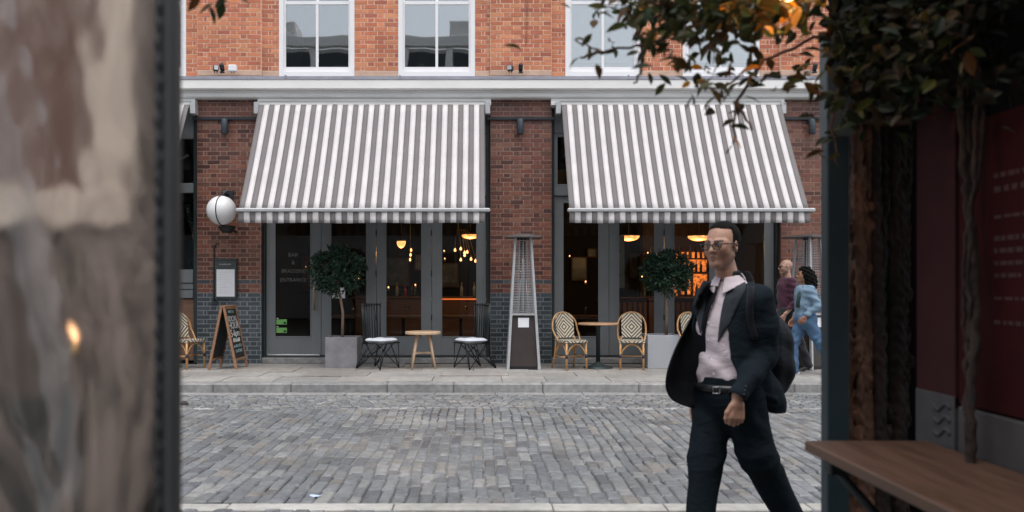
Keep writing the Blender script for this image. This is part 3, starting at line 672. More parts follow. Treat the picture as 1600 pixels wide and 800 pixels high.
def cane_chair():
    t = empty('cane_chair', (0, 0, PZ))
    SH = .45                                       # local: faces -Y
    q = MB(); NX, NY = 12, 12; vs = []; fs = []
    for j in range(NY + 1):
        for i in range(NX + 1):
            u, v = i / NX * 2 - 1, j / NY * 2 - 1
            rr = (1 - .10 * v * v * abs(u)); xx = u * (.215 - .02 * (v + 1) / 2) * math.sqrt(max(0, 1 - .18 * v ** 4)); yy = v * .205 * math.sqrt(max(0, 1 - .22 * u ** 4))
            vs.append((xx, yy, SH - .008 * (1 - u * u) * (1 - v * v) + .012))
    k = len(vs); vs += [(x_, y_, z_ - .032 if True else z_) for x_, y_, z_ in vs]
    for j in range(NY):
        for i in range(NX):
            a_ = j * (NX + 1) + i; fs.append((a_, a_ + 1, a_ + NX + 2, a_ + NX + 1)); fs.append((k + a_, k + a_ + NX + 1, k + a_ + NX + 2, k + a_ + 1))
    for i in range(NX): a_ = i; fs.append((a_, k + a_, k + a_ + 1, a_ + 1)); a_ = NY * (NX + 1) + i; fs.append((a_, a_ + 1, k + a_ + 1, k + a_))
    for j in range(NY): a_ = j * (NX + 1); fs.append((a_, a_ + NX + 1, k + a_ + NX + 1, k + a_)); a_ += NX; fs.append((a_, k + a_, k + a_ + NX + 1, a_ + NX + 1))
    q.add(vs, fs); q.build('seat', M['weave'], t)
    # woven back panel, curved
    q = MB(); vs = []; fs = []; NX, NZ = 12, 12
    for sd in (0, .012):
        for j in range(NZ + 1):
            for i in range(NX + 1):
                u, v = i / NX * 2 - 1, j / NZ; z_ = .49 + .385 * v
                wd = .150 + .012 * math.sin(v * 2.4); wd *= math.sqrt(max(.0, 1 - .60 * max(0, (v - .72) / .28) ** 2.2))
                vs.append((u * wd, .185 + .075 * v - .035 * (u * u) + sd, z_))
    k = (NX + 1) * (NZ + 1)
    for j in range(NZ):
        for i in range(NX):
            a_ = j * (NX + 1) + i; fs.append((a_, a_ + 1, a_ + NX + 2, a_ + NX + 1)); fs.append((k + a_, k + a_ + NX + 1, k + a_ + NX + 2, k + a_ + 1))
    for j in range(NZ):
        for a_ in (j * (NX + 1), j * (NX + 1) + NX): fs.append((a_, a_ + NX + 1, k + a_ + NX + 1, k + a_))
    q.add(vs, fs, 0, False); q.build('back_panel', M['weave'], t)
    q = MB(); pts = []
    for i in range(25):
        a_ = math.pi * i / 24; xx = -.225 * math.cos(a_); zz = .62 + .27 * math.sin(a_) ** .8; pts.append((xx * (1 - .0), .20 + .075 * (zz - .49) / .385 - .04 * (xx / .225) ** 2, zz))
    pts = [(-.185, .02, .40), (-.205, .07, .47), (-.222, .13, .55)] + pts[0:25] + [(.222, .13, .55), (.205, .07, .47), (.185, .02, .40)]
    q.tube(pts, .0145, 10); q.build('back_hoop', M['cane'], t)
    for sx_ in (-1, 1):
        q = MB(); q.tube([(sx_ * .175, -.165, .44), (sx_ * .18, -.175, 0)], [.0165, .0175], 10); q.build('leg', M['cane'], t)
        q = MB(); q.tube([(sx_ * .165, .165, .50), (sx_ * .18, .20, .2), (sx_ * .20, .25, 0)], [.0155, .016, .016], 10); q.build('leg', M['cane'], t)
        q = MB(); q.tube([(sx_ * .177, -.170, .245), (sx_ * .178, -.172, .185)], .022, 10); q.build('leg_wrap', M['wrap'], t)
    q = MB()
    for ya, yb in ((-.168, -.168), (.18, .18)):
        pts = [(-.172 + .344 * i / 12, ya, .21 + .19 * math.sin(math.pi * i / 12) ** .6) for i in range(13)]; q.tube(pts, .010, 8)
    for sx_ in (-1, 1):
        pts = [(sx_ * .175, -.165 + .345 * i / 12, .21 + .19 * math.sin(math.pi * i / 12) ** .6) for i in range(13)]; q.tube(pts, .010, 8)
    q.build('bracing', M['cane'], t)
    q = MB()
    for sx_ in (-1, 1): q.tube([(sx_ * .177, -.17, .20), (sx_ * .18, .20, .20)], .011, 8)
    q.tube([(-.177, -.02, .205), (.177, -.02, .205)], .010, 8); q.build('stretcher', M['cane'], t)
    return t
CC = cane_chair(); first = True
for px, D, rz, lab in ((892, 12.62, 24, 'cane chair with diamond weave back left of the round bistro table'),
                       (987, 12.62, -10, 'cane chair with diamond weave back right of the round bistro table'),
                       (1088, 12.55, 14, 'cane chair beside the pale planter, mostly hidden behind the man in the suit'),
                       (294, 12.75, 62, 'cane chair seen from the side, left of the chalkboard sign')):
    c_ = CC if first else copy_tree(CC); first = False
    c_.location = ((px - 750) * D / 1244, D, PZ); c_.rotation_euler = (0, 0, math.radians(rz)); tag(c_, lab, 'chair', 'cane chairs outside the restaurant')
# ---- bistro table
t = empty('bistro_table', ((934.5 - 750) * 12.8 / 1244, 12.8, PZ), label='round wood top table on a black pedestal between two cane chairs', cat='table')
q = MB(); q.lathe([(0, .695), (.315, .695), (.322, .70), (.322, .718), (.316, .723), (0, .723)], n=40); q.build('tabletop', pm('table_wood', (.50, .30, .17), .4, var=.15, scale=6, stretch=(1, 8, 1)), t)
q = MB(); q.lathe([(0, .03), (.035, .03), (.033, .66), (.09, .69), (0, .694)], n=18); q.build('column', M['dark_green'], t)
q = MB(); q.lathe([(0, 0), (.235, 0), (.238, .012), (.15, .035), (.05, .07), (.036, .1), (0, .1)], n=32); q.build('base', M['dark_green'], t)
# ---- low stool table
M['pale_wood'] = pm('pale_wood', (.52, .37, .25), .5, var=.2, scale=9, stretch=(1, 1, 6), bump=.1)
M['light_wood'] = pm('light_wood', (.60, .42, .27), .45, var=.14, scale=5, stretch=(1, 8, 1))
t = empty('wooden_table', ((661 - 750) * 12.72 / 1244, 12.72, PZ), rz=.3, label='small round pale wooden table with four splayed legs between the black wire chairs', cat='table')
q = MB(); q.lathe([(0, .548), (.275, .548), (.287, .556), (.288, .583), (.28, .592), (0, .592)], n=14, sx=1, sy=.98, smooth=False); q.build('tabletop', M['light_wood'], t)
for i in range(4):
    a_ = math.radians(35 + 90 * i); q = MB(); q.tube([(.265 * math.cos(a_), .265 * math.sin(a_), 0), (.13 * math.cos(a_), .13 * math.sin(a_), .55)], [.016, .026], 12); q.build('leg', M['pale_wood'], t)
q = MB()
for k in range(2):
    a_ = math.radians(35 + 90 * k); q.tube([(.2 * math.cos(a_), .2 * math.sin(a_), .25 + .0 * k), (-.2 * math.cos(a_), -.2 * math.sin(a_), .25)], .014, 8)
q.build('stretcher', M['pale_wood'], t)
# ---- wire chairs (local: faces -Y)
M['wire'] = pm('wire', (.006, .010, .012), .4, var=.2)
def wire_chair():
    t = empty('wire_chair', (0, 0, PZ)); r = .0095
    q = MB(); sq = [(-.22, -.22, .41), (.22, -.22, .41), (.20, .20, .40), (-.20, .20, .40)]
    q.tube([sq[0], sq[1]], r); q.tube([sq[1], sq[2]], r); q.tube([sq[2], sq[3]], r); q.tube([sq[3], sq[0]], r)
    for i in range(1, 8): xx = -.21 + .42 * i / 8; q.tube([(xx, -.22, .41), (xx * .95, .20, .40)], .005, 6)
    q.build('seat_frame', M['wire'], t)
    for i in range(9):
        u = -1 + 2 * i / 8; q = MB(); q.tube([(u * .20, .20 - .03 * abs(u), .40), (u * .225, .235 - .05 * u * u, 1.04)], .0115, 8); q.build('back_rod', M['wire'], t)
    q = MB(); q.tube([(-1 * .226, .185, 1.01), (-.12, .222, 1.01), (0, .234, 1.01), (.12, .222, 1.01), (.226, .185, 1.01)], r); q.tube([(-.205, .175, .47), (0, .205, .47), (.205, .175, .47)], r); q.build('back_rail', M['wire'], t)
    for sx_ in (-1, 1):
        q = MB()          # side hairpins: crossing rods down to two feet on each side
        fa, fb = (sx_ * .235, -.20, .008), (sx_ * .235, .30, .008)
        q.tube([(sx_ * .20, -.21, .41), fa, (sx_ * .12, .20, .40)], r); q.tube([(sx_ * .19, .20, .40), fb, (sx_ * .21, -.12, .41)], r)
        q.tube([fa, (sx_ * .05, -.17, .41)], r); q.tube([fb, (sx_ * .22, .02, .41)], r); q.tube([(fb[0] - .02 * sx_, fb[1], .008), (-sx_ * .05, .0, .36)], r)
        q.build('leg', M['wire'], t)
    return t
def cushion(parent_loc, rz, label):
    t = MB(); NX = 14; vs = []; fs = []
    for sd in (1, -1):
        for j in range(NX + 1):
            for i in range(NX + 1):
                u, v = i / NX * 2 - 1, j / NX * 2 - 1; e_ = (1 - u ** 6) * (1 - v ** 6); e_ = max(0, e_) ** .5
                vs.append((u * .215 * (1 - .08 * v * v), v * .205 * (1 - .08 * u * u), sd * (.034 * e_ + .006 * e_ * math.sin(5 * u + 2) * math.cos(4 * v)) + .036))
    k = (NX + 1) ** 2
    for j in range(NX):
        for i in range(NX): a_ = j * (NX + 1) + i; fs.append((a_, a_ + 1, a_ + NX + 2, a_ + NX + 1)); fs.append((k + a_, k + a_ + NX + 1, k + a_ + NX + 2, k + a_ + 1))
    t.add(vs, fs, 0, True)
    o = t.build('seat_cushion', M['cushion']); o.location = (parent_loc[0], parent_loc[1], PZ + .417); o.rotation_euler = (0, 0, rz); tag(o, label, 'cushion', 'white cushions on the wire chairs')
    bm = bmesh.new(); bm.from_mesh(o.data); bmesh.ops.remove_doubles(bm, verts=bm.verts, dist=.0004); bm.to_mesh(o.data); bm.free()
M['cushion'] = pm('cushion', (.62, .66, .72), .9, var=.06, scale=8, bump=.2)
WC = wire_chair(); D = 12.72
loc = ((594 - 750) * D / 1244, D, PZ); WC.location = loc; WC.rotation_euler = (0, 0, math.radians(57)); tag(WC, 'black wire chair left of the small wooden table, beside the grey planter', 'chair', 'black wire chairs with tall rod backs')
cushion((loc[0] + .02, loc[1] - .01), math.radians(57), 'white seat cushion on the left wire chair')
w2 = copy_tree(WC); loc = ((738 - 750) * D / 1244, D, PZ); w2.location = loc; w2.rotation_euler = (0, 0, math.radians(-57)); tag(w2, 'black wire chair right of the small wooden table, beside the patio heater', 'chair', 'black wire chairs with tall rod backs')
cushion((loc[0] - .02, loc[1] - .01), math.radians(-57), 'white seat cushion on the right wire chair')
# ---- planters and bay trees
M['concrete'] = pm('concrete', (.22, .215, .23), .7, var=.22, scale=4, bump=.2)
M['pale_zinc'] = pm('pale_zinc', (.40, .42, .45), .5, var=.06, scale=3)
M['soil'] = pm('soil', (.03, .022, .016), .95, scale=30, bump=.6)
def leafmesh(L_=.06, W_=.022, mats=None, name='leaf', fold=.25, curl=.2):
    vs = []; fs = []; n = 4
    prof = [0, .72, 1, .7, 0]
    for i in range(n + 1):
        u = i / n; wd = W_ * prof[i]; z = -curl * L_ * u * u
        vs += [(-wd, L_ * u, z + fold * wd), (0, L_ * u, z), (wd, L_ * u, z + fold * wd)]
    for i in range(n):
        for c_ in range(2): a_ = i * 3 + c_; fs.append((a_, a_ + 1, a_ + 4, a_ + 3))
    return vs, fs
def leaf_mat(name, cols, tr=.3, rough=.35):
    m, t, b, N, L = nodes(name); out = t.nodes['Material Output']
    ge = N('ShaderNodeNewGeometry'); oi = N('ShaderNodeObjectInfo'); ad = N('ShaderNodeMath'); ad.operation = 'ADD'; L(ge.outputs['Random Per Island'], ad.inputs[0]); L(oi.outputs['Random'], ad.inputs[1])
    fr = N('ShaderNodeMath'); fr.operation = 'FRACT'; L(ad.outputs[0], fr.inputs[0]); r = N('ShaderNodeValToRGB'); L(fr.outputs[0], r.inputs[0]); els = r.color_ramp.elements
    while len(els) < len(cols): els.new(.5)
    for i, c in enumerate(cols): els[i].position = i / (len(cols) - 1); els[i].color = (*c, 1)
    L(r.outputs[0], b.inputs['Base Color']); b.inputs['Roughness'].default_value = rough; b.inputs['Specular IOR Level'].default_value = .25
    tl = N('ShaderNodeBsdfTranslucent'); L(r.outputs[0], tl.inputs[0]); mx = N('ShaderNodeMixShader'); mx.inputs[0].default_value = tr; L(b.outputs[0], mx.inputs[1]); L(tl.outputs[0], mx.inputs[2]); L(mx.outputs[0], out.inputs[0]); return m
M['bay_leaf'] = leaf_mat('bay_leaf', [(.018,.04,.026),(.03,.065,.038),(.022,.05,.035),(.045,.085,.05),(.02,.045,.03)], .15, .3)
M['bark'] = pm('bark', (.26, .18, .13), .85, var=.3, scale=12, bump=.5, stretch=(1, 1, .3))
def leaf_cloud(n, cen, rad, L_, W_, dens=lambda v: 1, shell=.5, orient=.6, rr=R):
    q = MB(); lv, lf = leafmesh(L_, W_)
    c_ = 0
    while c_ < n:
        v = Vector((rr.gauss(0, 1), rr.gauss(0, 1), rr.gauss(0, 1))).normalized(); rad_ = rr.random() ** shell
        lump = 1 + .12 * math.sin(v.x * 5 + 1) * math.cos(v.z * 6) + .09 * math.sin(v.y * 9 + v.z * 4) + .05 * math.sin(v.x * 13 + v.z * 11)
        p = Vector((v.x * rad[0], v.y * rad[1], v.z * rad[2])) * rad_ * lump
        if rr.random() > dens(p): continue
        d_ = (v * orient + Vector((rr.uniform(-1, 1), rr.uniform(-1, 1), rr.uniform(-.6, 1)))).normalized()
        up = Vector((rr.uniform(-1, 1), rr.uniform(-1, 1), rr.uniform(-1, 1)))
        X_ = d_.cross(up).normalized(); Z_ = X_.cross(d_); s_ = rr.uniform(.7, 1.25)
        q.add([tuple(Vector(cen) + p + (X_ * a_ + d_ * b_ + Z_ * c2) * s_) for a_, b_, c2 in lv], lf); c_ += 1
    return q
def planter(px0, px1, pyt, D, dep, mat_, lab, treelab, cx, cpy, rx, rz_, tpx):
    s = 1244 / D; w_ = (px1 - px0) / s; h = CZ + (447 - pyt) / s - PZ; x0 = (px0 - 750) / s
    t = empty('planter', (x0 + w_ / 2, D + dep / 2, PZ), label=lab, cat='planter')
    q = MB(); th = .03; a_, b_ = w_ / 2, dep / 2
    q.bbox(-a_, a_, -b_, -b_ + th, 0, h, .004); q.bbox(-a_, a_, b_ - th, b_, 0, h, .004); q.bbox(-a_, -a_ + th, -b_ + th + .001, b_ - th - .001, 0, h - .001, .003); q.bbox(a_ - th, a_, -b_ + th + .001, b_ - th - .001, 0, h - .001, .003)
    q.build('box', mat_, t); q = MB(); q.box(-a_ + th, a_ - th, -b_ + th, b_ - th, .02, h - .05); q.build('soil', M['soil'], t)
    Dm = D + dep / 2; sm = 1244 / Dm; zc = CZ + (447 - cpy) / sm; xc = (cx - 750) / sm; zb = PZ + h - .06
    tr = empty('bay_tree', ((tpx - 750) / sm, Dm, zb), label=treelab, cat='bay tree')
    q = MB(); dxx = xc - (tpx - 750) / sm
    q.tube([(0, 0, 0), (.008, 0, (zc - zb) * .4), (dxx * .6 - .01, .01, (zc - zb) * .75), (dxx, 0, zc - zb)], [.026, .022, .02, .012], 10)
    q.build('trunk', M['bark'], tr)
    q = MB()
    for i in range(26):
        a2 = R.uniform(0, 6.28); el = R.uniform(-.5, 1.3); e_ = Vector((math.cos(a2) * math.cos(el) * rx, math.sin(a2) * math.cos(el) * rx, math.sin(el) * rz_)) * .85
        s0 = Vector((dxx, 0, zc - zb - rz_ * .6)); e2 = Vector((dxx, 0, zc - zb)) + e_; q.tube([s0, (s0 + e2) / 2 + Vector((0, 0, .04)), e2], [.010, .006, .003], 5)
    q.build('branch', M['bark'], tr)
    q = leaf_cloud(2900, (dxx, 0, zc - zb), (rx, rx * .95, rz_), .068, .0155, shell=.42, orient=.9, dens=lambda p: 1 if math.sin(p.x * 17 + p.z * 9 + cx) + math.sin(p.z * 21 - p.y * 13) + math.sin(p.x * 8 - p.z * 15) > -.75 else .18)
    for k in range(44):        # stray sprigs standing out of the ball
        v = Vector((R.gauss(0, 1), R.gauss(0, 1), R.gauss(0, 1) + .3)).normalized(); c3 = (dxx + v.x * rx * 1.0, v.y * rx, zc - zb + v.z * rz_ * 1.0)
        q2 = leaf_cloud(16, c3, (.05, .05, .06), .06, .014, orient=.9); q.add(q2.v, q2.f)
    q.build('crown', M['bay_leaf'], tr)
planter(508, 558, 527, 12.77, .48, M['concrete'], 'grey concrete box planter by the bar entrance door', 'clipped round bay tree in the grey planter by the bar entrance door', 527, 423, .435, .365, 535)
planter(1012, 1063, 523.5, 12.7, .48, M['pale_zinc'], 'pale metal box planter right of the cane chairs', 'clipped round bay tree in the pale planter right of the cane chairs', 1042, 427, .39, .33, 1041)
# ---- patio heaters
M['heater_brown'] = pm('heater_brown', (.042, .032, .030), .45, var=.15, scale=5)
def heater(px, D, rz, label):
    t = empty('patio_heater', ((px - 750) * D / 1244, D, PZ), rz=rz, label=label, cat='patio heater', group='pyramid patio heaters')
    H = 2.08; b, tp = .245, .125; zp = .86
    def hw(z): return b + (tp - b) * z / H
    q = MB(); q.hexa([(-hw(.05) + .022, -hw(.05) + .022, .05), (hw(.05) - .022, -hw(.05) + .022, .05), (hw(.05) - .022, hw(.05) - .022, .05), (-hw(.05) + .022, hw(.05) - .022, .05),
                      (-hw(zp) + .022, -hw(zp) + .022, zp), (hw(zp) - .022, -hw(zp) + .022, zp), (hw(zp) - .022, hw(zp) - .022, zp), (-hw(zp) + .022, hw(zp) - .022, zp)])
    pn = q.build('base_panel', M['heater_brown'], t)
    q = MB(); q.bbox(-b + .03, b - .03, -b + .03, b - .03, 0, .05, .004); q.build('plinth', M['black'], t)
    for sx_ in (-1, 1):
        for sy in (-1, 1):
            q = MB(); w_ = .020
            q.hexa([(sx_ * b - w_, sy * b - w_, 0), (sx_ * b + w_, sy * b - w_, 0), (sx_ * b + w_, sy * b + w_, 0), (sx_ * b - w_, sy * b + w_, 0),
                    (sx_ * tp - w_ * .8, sy * tp - w_ * .8, H), (sx_ * tp + w_ * .8, sy * tp - w_ * .8, H), (sx_ * tp + w_ * .8, sy * tp + w_ * .8, H), (sx_ * tp - w_ * .8, sy * tp + w_ * .8, H)]); q.build('corner_post', M['alu'], t)
    q = MB(); z = zp + .03
    while z < H - .03:
        h_ = hw(z) - .016
        for (xa, ya), (xb, yb) in zip([(-h_, -h_), (h_, -h_), (h_, h_), (-h_, h_)], [(h_, -h_), (h_, h_), (-h_, h_), (-h_, -h_)]): q.tube([(xa, ya, z), (xb, yb, z)], .0028, 4, caps=False)
        z += .026
    for sgn in (-1, 1):
        for f_ in (-.5, 0, .5):
            for ax in (0, 1):
                a_, c_ = hw(zp) - .016, hw(H) - .016
                p0 = (f_ * a_ * 1.0, sgn * a_, zp); p1 = (f_ * c_, sgn * c_, H)
                if ax: p0 = (p0[1], p0[0], p0[2]); p1 = (p1[1], p1[0], p1[2])
                q.tube([p0, p1], .0028, 4, caps=False)
    q.build('guard_grille', M['steel'], t)
    q = MB(); q.lathe([(0, zp + .02), (.045, zp + .02), (.045, H - .05), (0, H - .05)], n=20); q.build('glass_tube', M['tube_glass'], t)
    q = MB(); h_ = .005; za, zb2 = zp + .06, zp + .56
    q.tube([(-.075, -hw(za) + .05, za), (-.045, -hw(zb2) + .05, zb2), (.045, -hw(zb2) + .05, zb2), (.075, -hw(za) + .05, za)], .006, 6, closed=True); q.build('inner_frame', M['steel'], t)
    q = MB(); q.box(-hw(zp) - .012, hw(zp) + .012, -hw(zp) - .012, hw(zp) + .012, zp - .005, zp + .02); q.build('collar', M['alu'], t)
    q = MB(); q.lathe([(0, H - .03), (.10, H - .03), (.09, H + .01), (0, H + .01)], n=4); q.build('burner_head', M['dark_metal'], t)
    # hood: shallow square pyramid
    q = MB(); k = .285; z0 = H + .0; vs = [(-k, -k, z0), (k, -k, z0), (k, k, z0), (-k, k, z0), (-k, -k, z0 + .012), (k, -k, z0 + .012), (k, k, z0 + .012), (-k, k, z0 + .012), (-.09, -.09, z0 + .065), (.09, -.09, z0 + .065), (.09, .09, z0 + .065), (-.09, .09, z0 + .065)]
    q.add(vs, [(0, 3, 2, 1), (0, 1, 5, 4), (1, 2, 6, 5), (2, 3, 7, 6), (3, 0, 4, 7), (4, 5, 9, 8), (5, 6, 10, 9), (6, 7, 11, 10), (7, 4, 8, 11), (8, 9, 10, 11)]); q.build('hood', M['hood'], t)
    q = MB(); zz = .665
    q.hexa([(-.085, -hw(zz - .0) + .0185, zz), (.085, -hw(zz) + .0185, zz), (.085, -hw(zz) + .026, zz), (-.085, -hw(zz) + .026, zz), (-.085, -hw(zz + .15) + .0185, zz + .15), (.085, -hw(zz + .15) + .0185, zz + .15), (.085, -hw(zz + .15) + .026, zz + .15), (-.085, -hw(zz + .15) + .026, zz + .15)]); q.build('white_label', M['paper'], t)
    return t
M['tube_glass'] = glass_mat('tube_glass', (.9, .93, .93), .12, .03); M['hood'] = pm('hood', (.12, .115, .115), .4, var=.15, metal=.3)
heater(817, 12.72, 0, 'pyramid patio heater standing in front of the middle brick pier')
heater(1262, 12.75, math.radians(32), 'pyramid patio heater behind the couple, next to the dark post')
# ---- litter
q = MB(); q.add([(-.04, -.02, .0), (.035, -.022, .006), (.05, .02, .002), (-.03, .022, .01), (0, 0, .012)], [(0, 1, 4), (1, 2, 4), (2, 3, 4), (3, 0, 4), (0, 3, 2, 1)])
o = q.build('litter', pm('litter_blue', (.50, .60, .78), .5, var=.1)); p_ = W3(489, 778, 5.35); o.location = (p_.x, 5.4, .008); tag(o, 'crumpled pale blue paper scrap on the cobbles near the stone channel', 'litter')
q = MB(); q.add([(-.05, -.03, 0), (.05, -.03, 0), (.06, .03, 0), (-.03, .04, 0), (0, 0, .04)], [(0, 1, 4), (1, 2, 4), (2, 3, 4), (3, 0, 4), (0, 3, 2, 1)])
o = q.build('litter', pm('litter_dark', (.03, .02, .02), .7)); o.location = ((287 - 750) * 9.65 / 1244, 9.65, .005); tag(o, 'small dark scrap on the cobbles at far left by the curtain', 'litter')
# ================================================================ inside the restaurant
def pendant(px, py, D, r, strength, label, deep=.45, stem=True):
    p_ = W3(px, py, D); t = empty('pendant_lamp', tuple(p_), label=label, cat='pendant lamp', group='warm pendant lamps inside the restaurant')
    q = MB(); q.lathe([(0, -r * deep)] + [(r * math.sin(a_), -r * deep * math.cos(a_)) for a_ in [i * math.pi / 16 for i in range(1, 9)]] + [(r * 1.02, .012), (0, .012)], n=28); q.build('glass_bowl', M['lamp_glow'], t)
    q = MB(); q.lathe([(0, .014), (r * 1.04, .014), (r * 1.0, .03), (.03, .06), (0, .06)], n=24); q.tube([(0, 0, .05), (0, 0, 3.45 - p_.z)], .006, 6); q.build('stem', M['brass'], t)
    l = bpy.data.lights.new('lamp_light', 'POINT'); l.energy = strength; l.color = (1, .55, .22); l.shadow_soft_size = r * .5
    lo = bpy.data.objects.new('lamp_light', l); col.objects.link(lo); lo.parent = t; lo.location = (0, 0, -r * deep - .12)
M['lamp_glow'] = emis('lamp_glow', (1, .36, .11), 2)
def glowmat():
    m = M['lamp_glow']; t = m.node_tree; b = t.nodes['Principled BSDF']; n = t.nodes.new('ShaderNodeTexNoise'); n.inputs['Scale'].default_value = 9
    tc = t.nodes.new('ShaderNodeTexCoord'); t.links.new(tc.outputs['Object'], n.inputs[0])
    mr = t.nodes.new('ShaderNodeMapRange'); t.links.new(n.outputs[0], mr.inputs[0]); mr.inputs[1].default_value = .3; mr.inputs[2].default_value = .7; mr.inputs[3].default_value = .6; mr.inputs[4].default_value = 2.2; t.links.new(mr.outputs[0], b.inputs['Emission Strength'])
glowmat()
pendant(735, 368, 15.6, .17, 11, 'amber bowl pendant seen through the rightmost glass door under the left awning', .38)
pendant(982, 370, 15.6, .21, 11, 'amber bowl pendant seen through the second glass door under the right awning', .38)
pendant(1092, 370, 15.6, .21, 11, 'amber bowl pendant behind the face of the man in the suit', .38)
pendant(627, 378, 15.2, .085, 8, 'small glowing pendant seen through the third glass door under the left awning', 1.4)
# chandelier of bare bulbs
t = empty('chandelier', (X(715) * 1.2, 16.6, 2.5), label='cluster of bare warm bulbs hanging behind the rightmost door under the left awning', cat='chandelier')
tx, ty = t.location.x, 16.6
q = MB(); q.tube([(0, 0, 0), (0, 0, .95)], .008, 6); 
M['bulb'] = emis('bulb', (1, .42, .15), 2.6)
bulbs = []
for px, py in ((711, 391), (720, 389), (726, 395), (730, 394), (726, 399), (720, 406), (736, 405), (743, 408)):
    p_ = W3(px, py, 16.6); bulbs.append(p_ - Vector((tx, ty, 2.5)))
for b_ in bulbs: q.tube([(0, 0, .1), (b_.x * .5, .0, .12), (b_.x, 0, b_.z + .06)], .005, 5)
q.build('frame', M['brass'], t)
for b_ in bulbs:
    m_ = MB(); m_.lathe([(0, -.03), (.02, -.022), (.026, 0), (.014, .03), (0, .05)], tuple(b_), 10); m_.build('bulb', M['bulb'], t)
t = empty('chandelier', (*W3(641, 400, 16.6),), label='string of three small bulbs behind the third door under the left awning', cat='chandelier')
q = MB(); q.tube([(0, 0, -.1), (0, 0, 1.4)], .006, 5); q.build('cord', M['brass'], t)
for dz in (.12, .02, -.08):
    m_ = MB(); m_.lathe([(0, -.03), (.018, -.02), (.022, 0), (.012, .03), (0, .045)], (.01 * dz * 50 % .02, -.02, dz), 10); m_.build('bulb', M['bulb'], t)
# bar, back shelves, bottles
M['bottle_a'] = pm('bottle_amber', (.22, .06, .015), .15, var=.3, spec=.8); M['bottle_g'] = pm('bottle_green', (.02, .06, .03), .15, spec=.8); M['bottle_r'] = pm('bottle_red', (.30, .02, .03), .2, spec=.8); M['bottle_c'] = pm('bottle_clear', (.35, .33, .28), .12, spec=.8)
M['back_glow'] = emis('back_glow', (1, .22, .035), 1.15)
def bgm():
    m = M['back_glow']; t = m.node_tree; b = t.nodes['Principled BSDF']; n = t.nodes.new('ShaderNodeTexNoise'); n.inputs['Scale'].default_value = 14; n.inputs['Detail'].default_value = 4
    tc = t.nodes.new('ShaderNodeTexCoord'); t.links.new(tc.outputs['Object'], n.inputs[0])
    mr = t.nodes.new('ShaderNodeMapRange'); t.links.new(n.outputs[0], mr.inputs[0]); mr.inputs[1].default_value = .35; mr.inputs[2].default_value = .68; mr.inputs[3].default_value = .15; mr.inputs[4].default_value = 1.15; t.links.new(mr.outputs[0], b.inputs['Emission Strength'])
bgm()
t = empty('back_bar', (W3(1120, 447, 18.2).x, 18.2, .12), label='backlit shelves of bottles glowing orange behind the man in the suit', cat='bar shelves')
hwx = 1.75
q = MB(); q.box(-hwx, hwx, .30, .36, 0, 2.9); q.build('back_board', M['int_wood'], t)
def zrel(py, D=18.2): return W3(0, py, D).z - .12
for (pa, pb, ya, yb) in ((1050, 1108, 424, 393), (1050, 1064, 462, 428), (1066, 1082, 460, 430), (1085, 1108, 462, 428), (1136, 1152, 398, 383), (1136, 1150, 436, 420), (1172, 1184, 436, 422), (1158, 1170, 398, 384), (1172, 1184, 399, 386)):
    xa = W3(pa, 0, 18.4).x - t.location.x; xb = W3(pb, 0, 18.4).x - t.location.x
    q = MB(); q.box(xa, xb - .03, .275, .29, zrel(ya), zrel(yb)); q.build('lit_panel', M['back_glow'], t)
for py in (403, 425, 463):
    q = MB(); q.bbox(-hwx, hwx, .02, .27, zrel(py) - .03, zrel(py), .004); q.build('shelf', M['int_wood'], t)
for xx in (-hwx, .28, .80, hwx - .05):
    q = MB(); q.box(xx, xx + .05, .0, .299, 0, 2.9); q.build('upright', M['int_dark'], t)
bp = []
for r_, w2 in ((.036, .30), (.042, .24), (.03, .26)):
    q = MB(); q.lathe([(0, 0), (r_, 0), (r_, w2 * .6), (r_ * .35, w2 * .78), (r_ * .35, w2), (0, w2)], n=10); bp.append(q)
bmesh_ = [[q.mesh('bottle', M[k]) for k in ('bottle_a', 'bottle_g', 'bottle_r', 'bottle_c')] for q in bp]
for py in (403, 425, 463):
    x = -hwx + .12
    while x < hwx - .1:
        o = link('bottle', R.choice(R.choice(bmesh_)), None, (t.location.x + x, 18.2 + R.uniform(.06, .2), .12 + zrel(py) + .001)); kind_ = o.data.materials[0].name.replace('bottle_', ''); row_ = {403: 'top', 425: 'middle', 463: 'bottom'}[py]; tag(o, kind_ + ' bottle standing on the ' + row_ + ' shelf of the backlit bar', 'bottle', kind_ + ' bottles on the ' + row_ + ' bar shelf'); x += R.uniform(.085, .15)
t = empty('bar_counter', (W3(1100, 447, 17.1).x, 17.1, .12), label='dark wooden bar counter in front of the glowing bottle shelves', cat='bar counter')
q = MB(); q.bbox(-2.2, 1.9, .0, .45, 0, 1.0, .01); q.build('counter_body', M['int_wood'], t); q = MB(); q.bbox(-2.25, 1.95, -.06, .5, 1.002, 1.045, .01); q.build('counter_top', M['int_wood'], t)
t = empty('bar_counter', (W3(700, 447, 17.1).x, 17.1, .12), label='dark bar counter seen through the doors under the left awning', cat='bar counter')
q = MB(); q.bbox(-2.0, 1.0, .0, .45, 0, 1.05, .01); q.build('counter_body', M['int_wood'], t); q = MB(); q.bbox(-2.05, 1.05, -.06, .5, 1.052, 1.095, .01); q.build('counter_top', M['int_wood'], t)
q = MB(); q.box(-.35, .9, -.066, -.061, 1.02, 1.05); q.build('lit_strip', emis('strip_glow', (1, .2, .04), .55), t)
for i in range(14):
    o = link('bottle', R.choice(R.choice(bmesh_)), None, (t.location.x + R.uniform(-1.6, .9), 17.35 + R.uniform(-.1, .1), .12 + 1.097)); kind_ = o.data.materials[0].name.replace('bottle_', ''); tag(o, kind_ + ' bottle standing on the dark bar counter left of the middle pier', 'bottle', kind_ + ' bottles on the left bar counter')
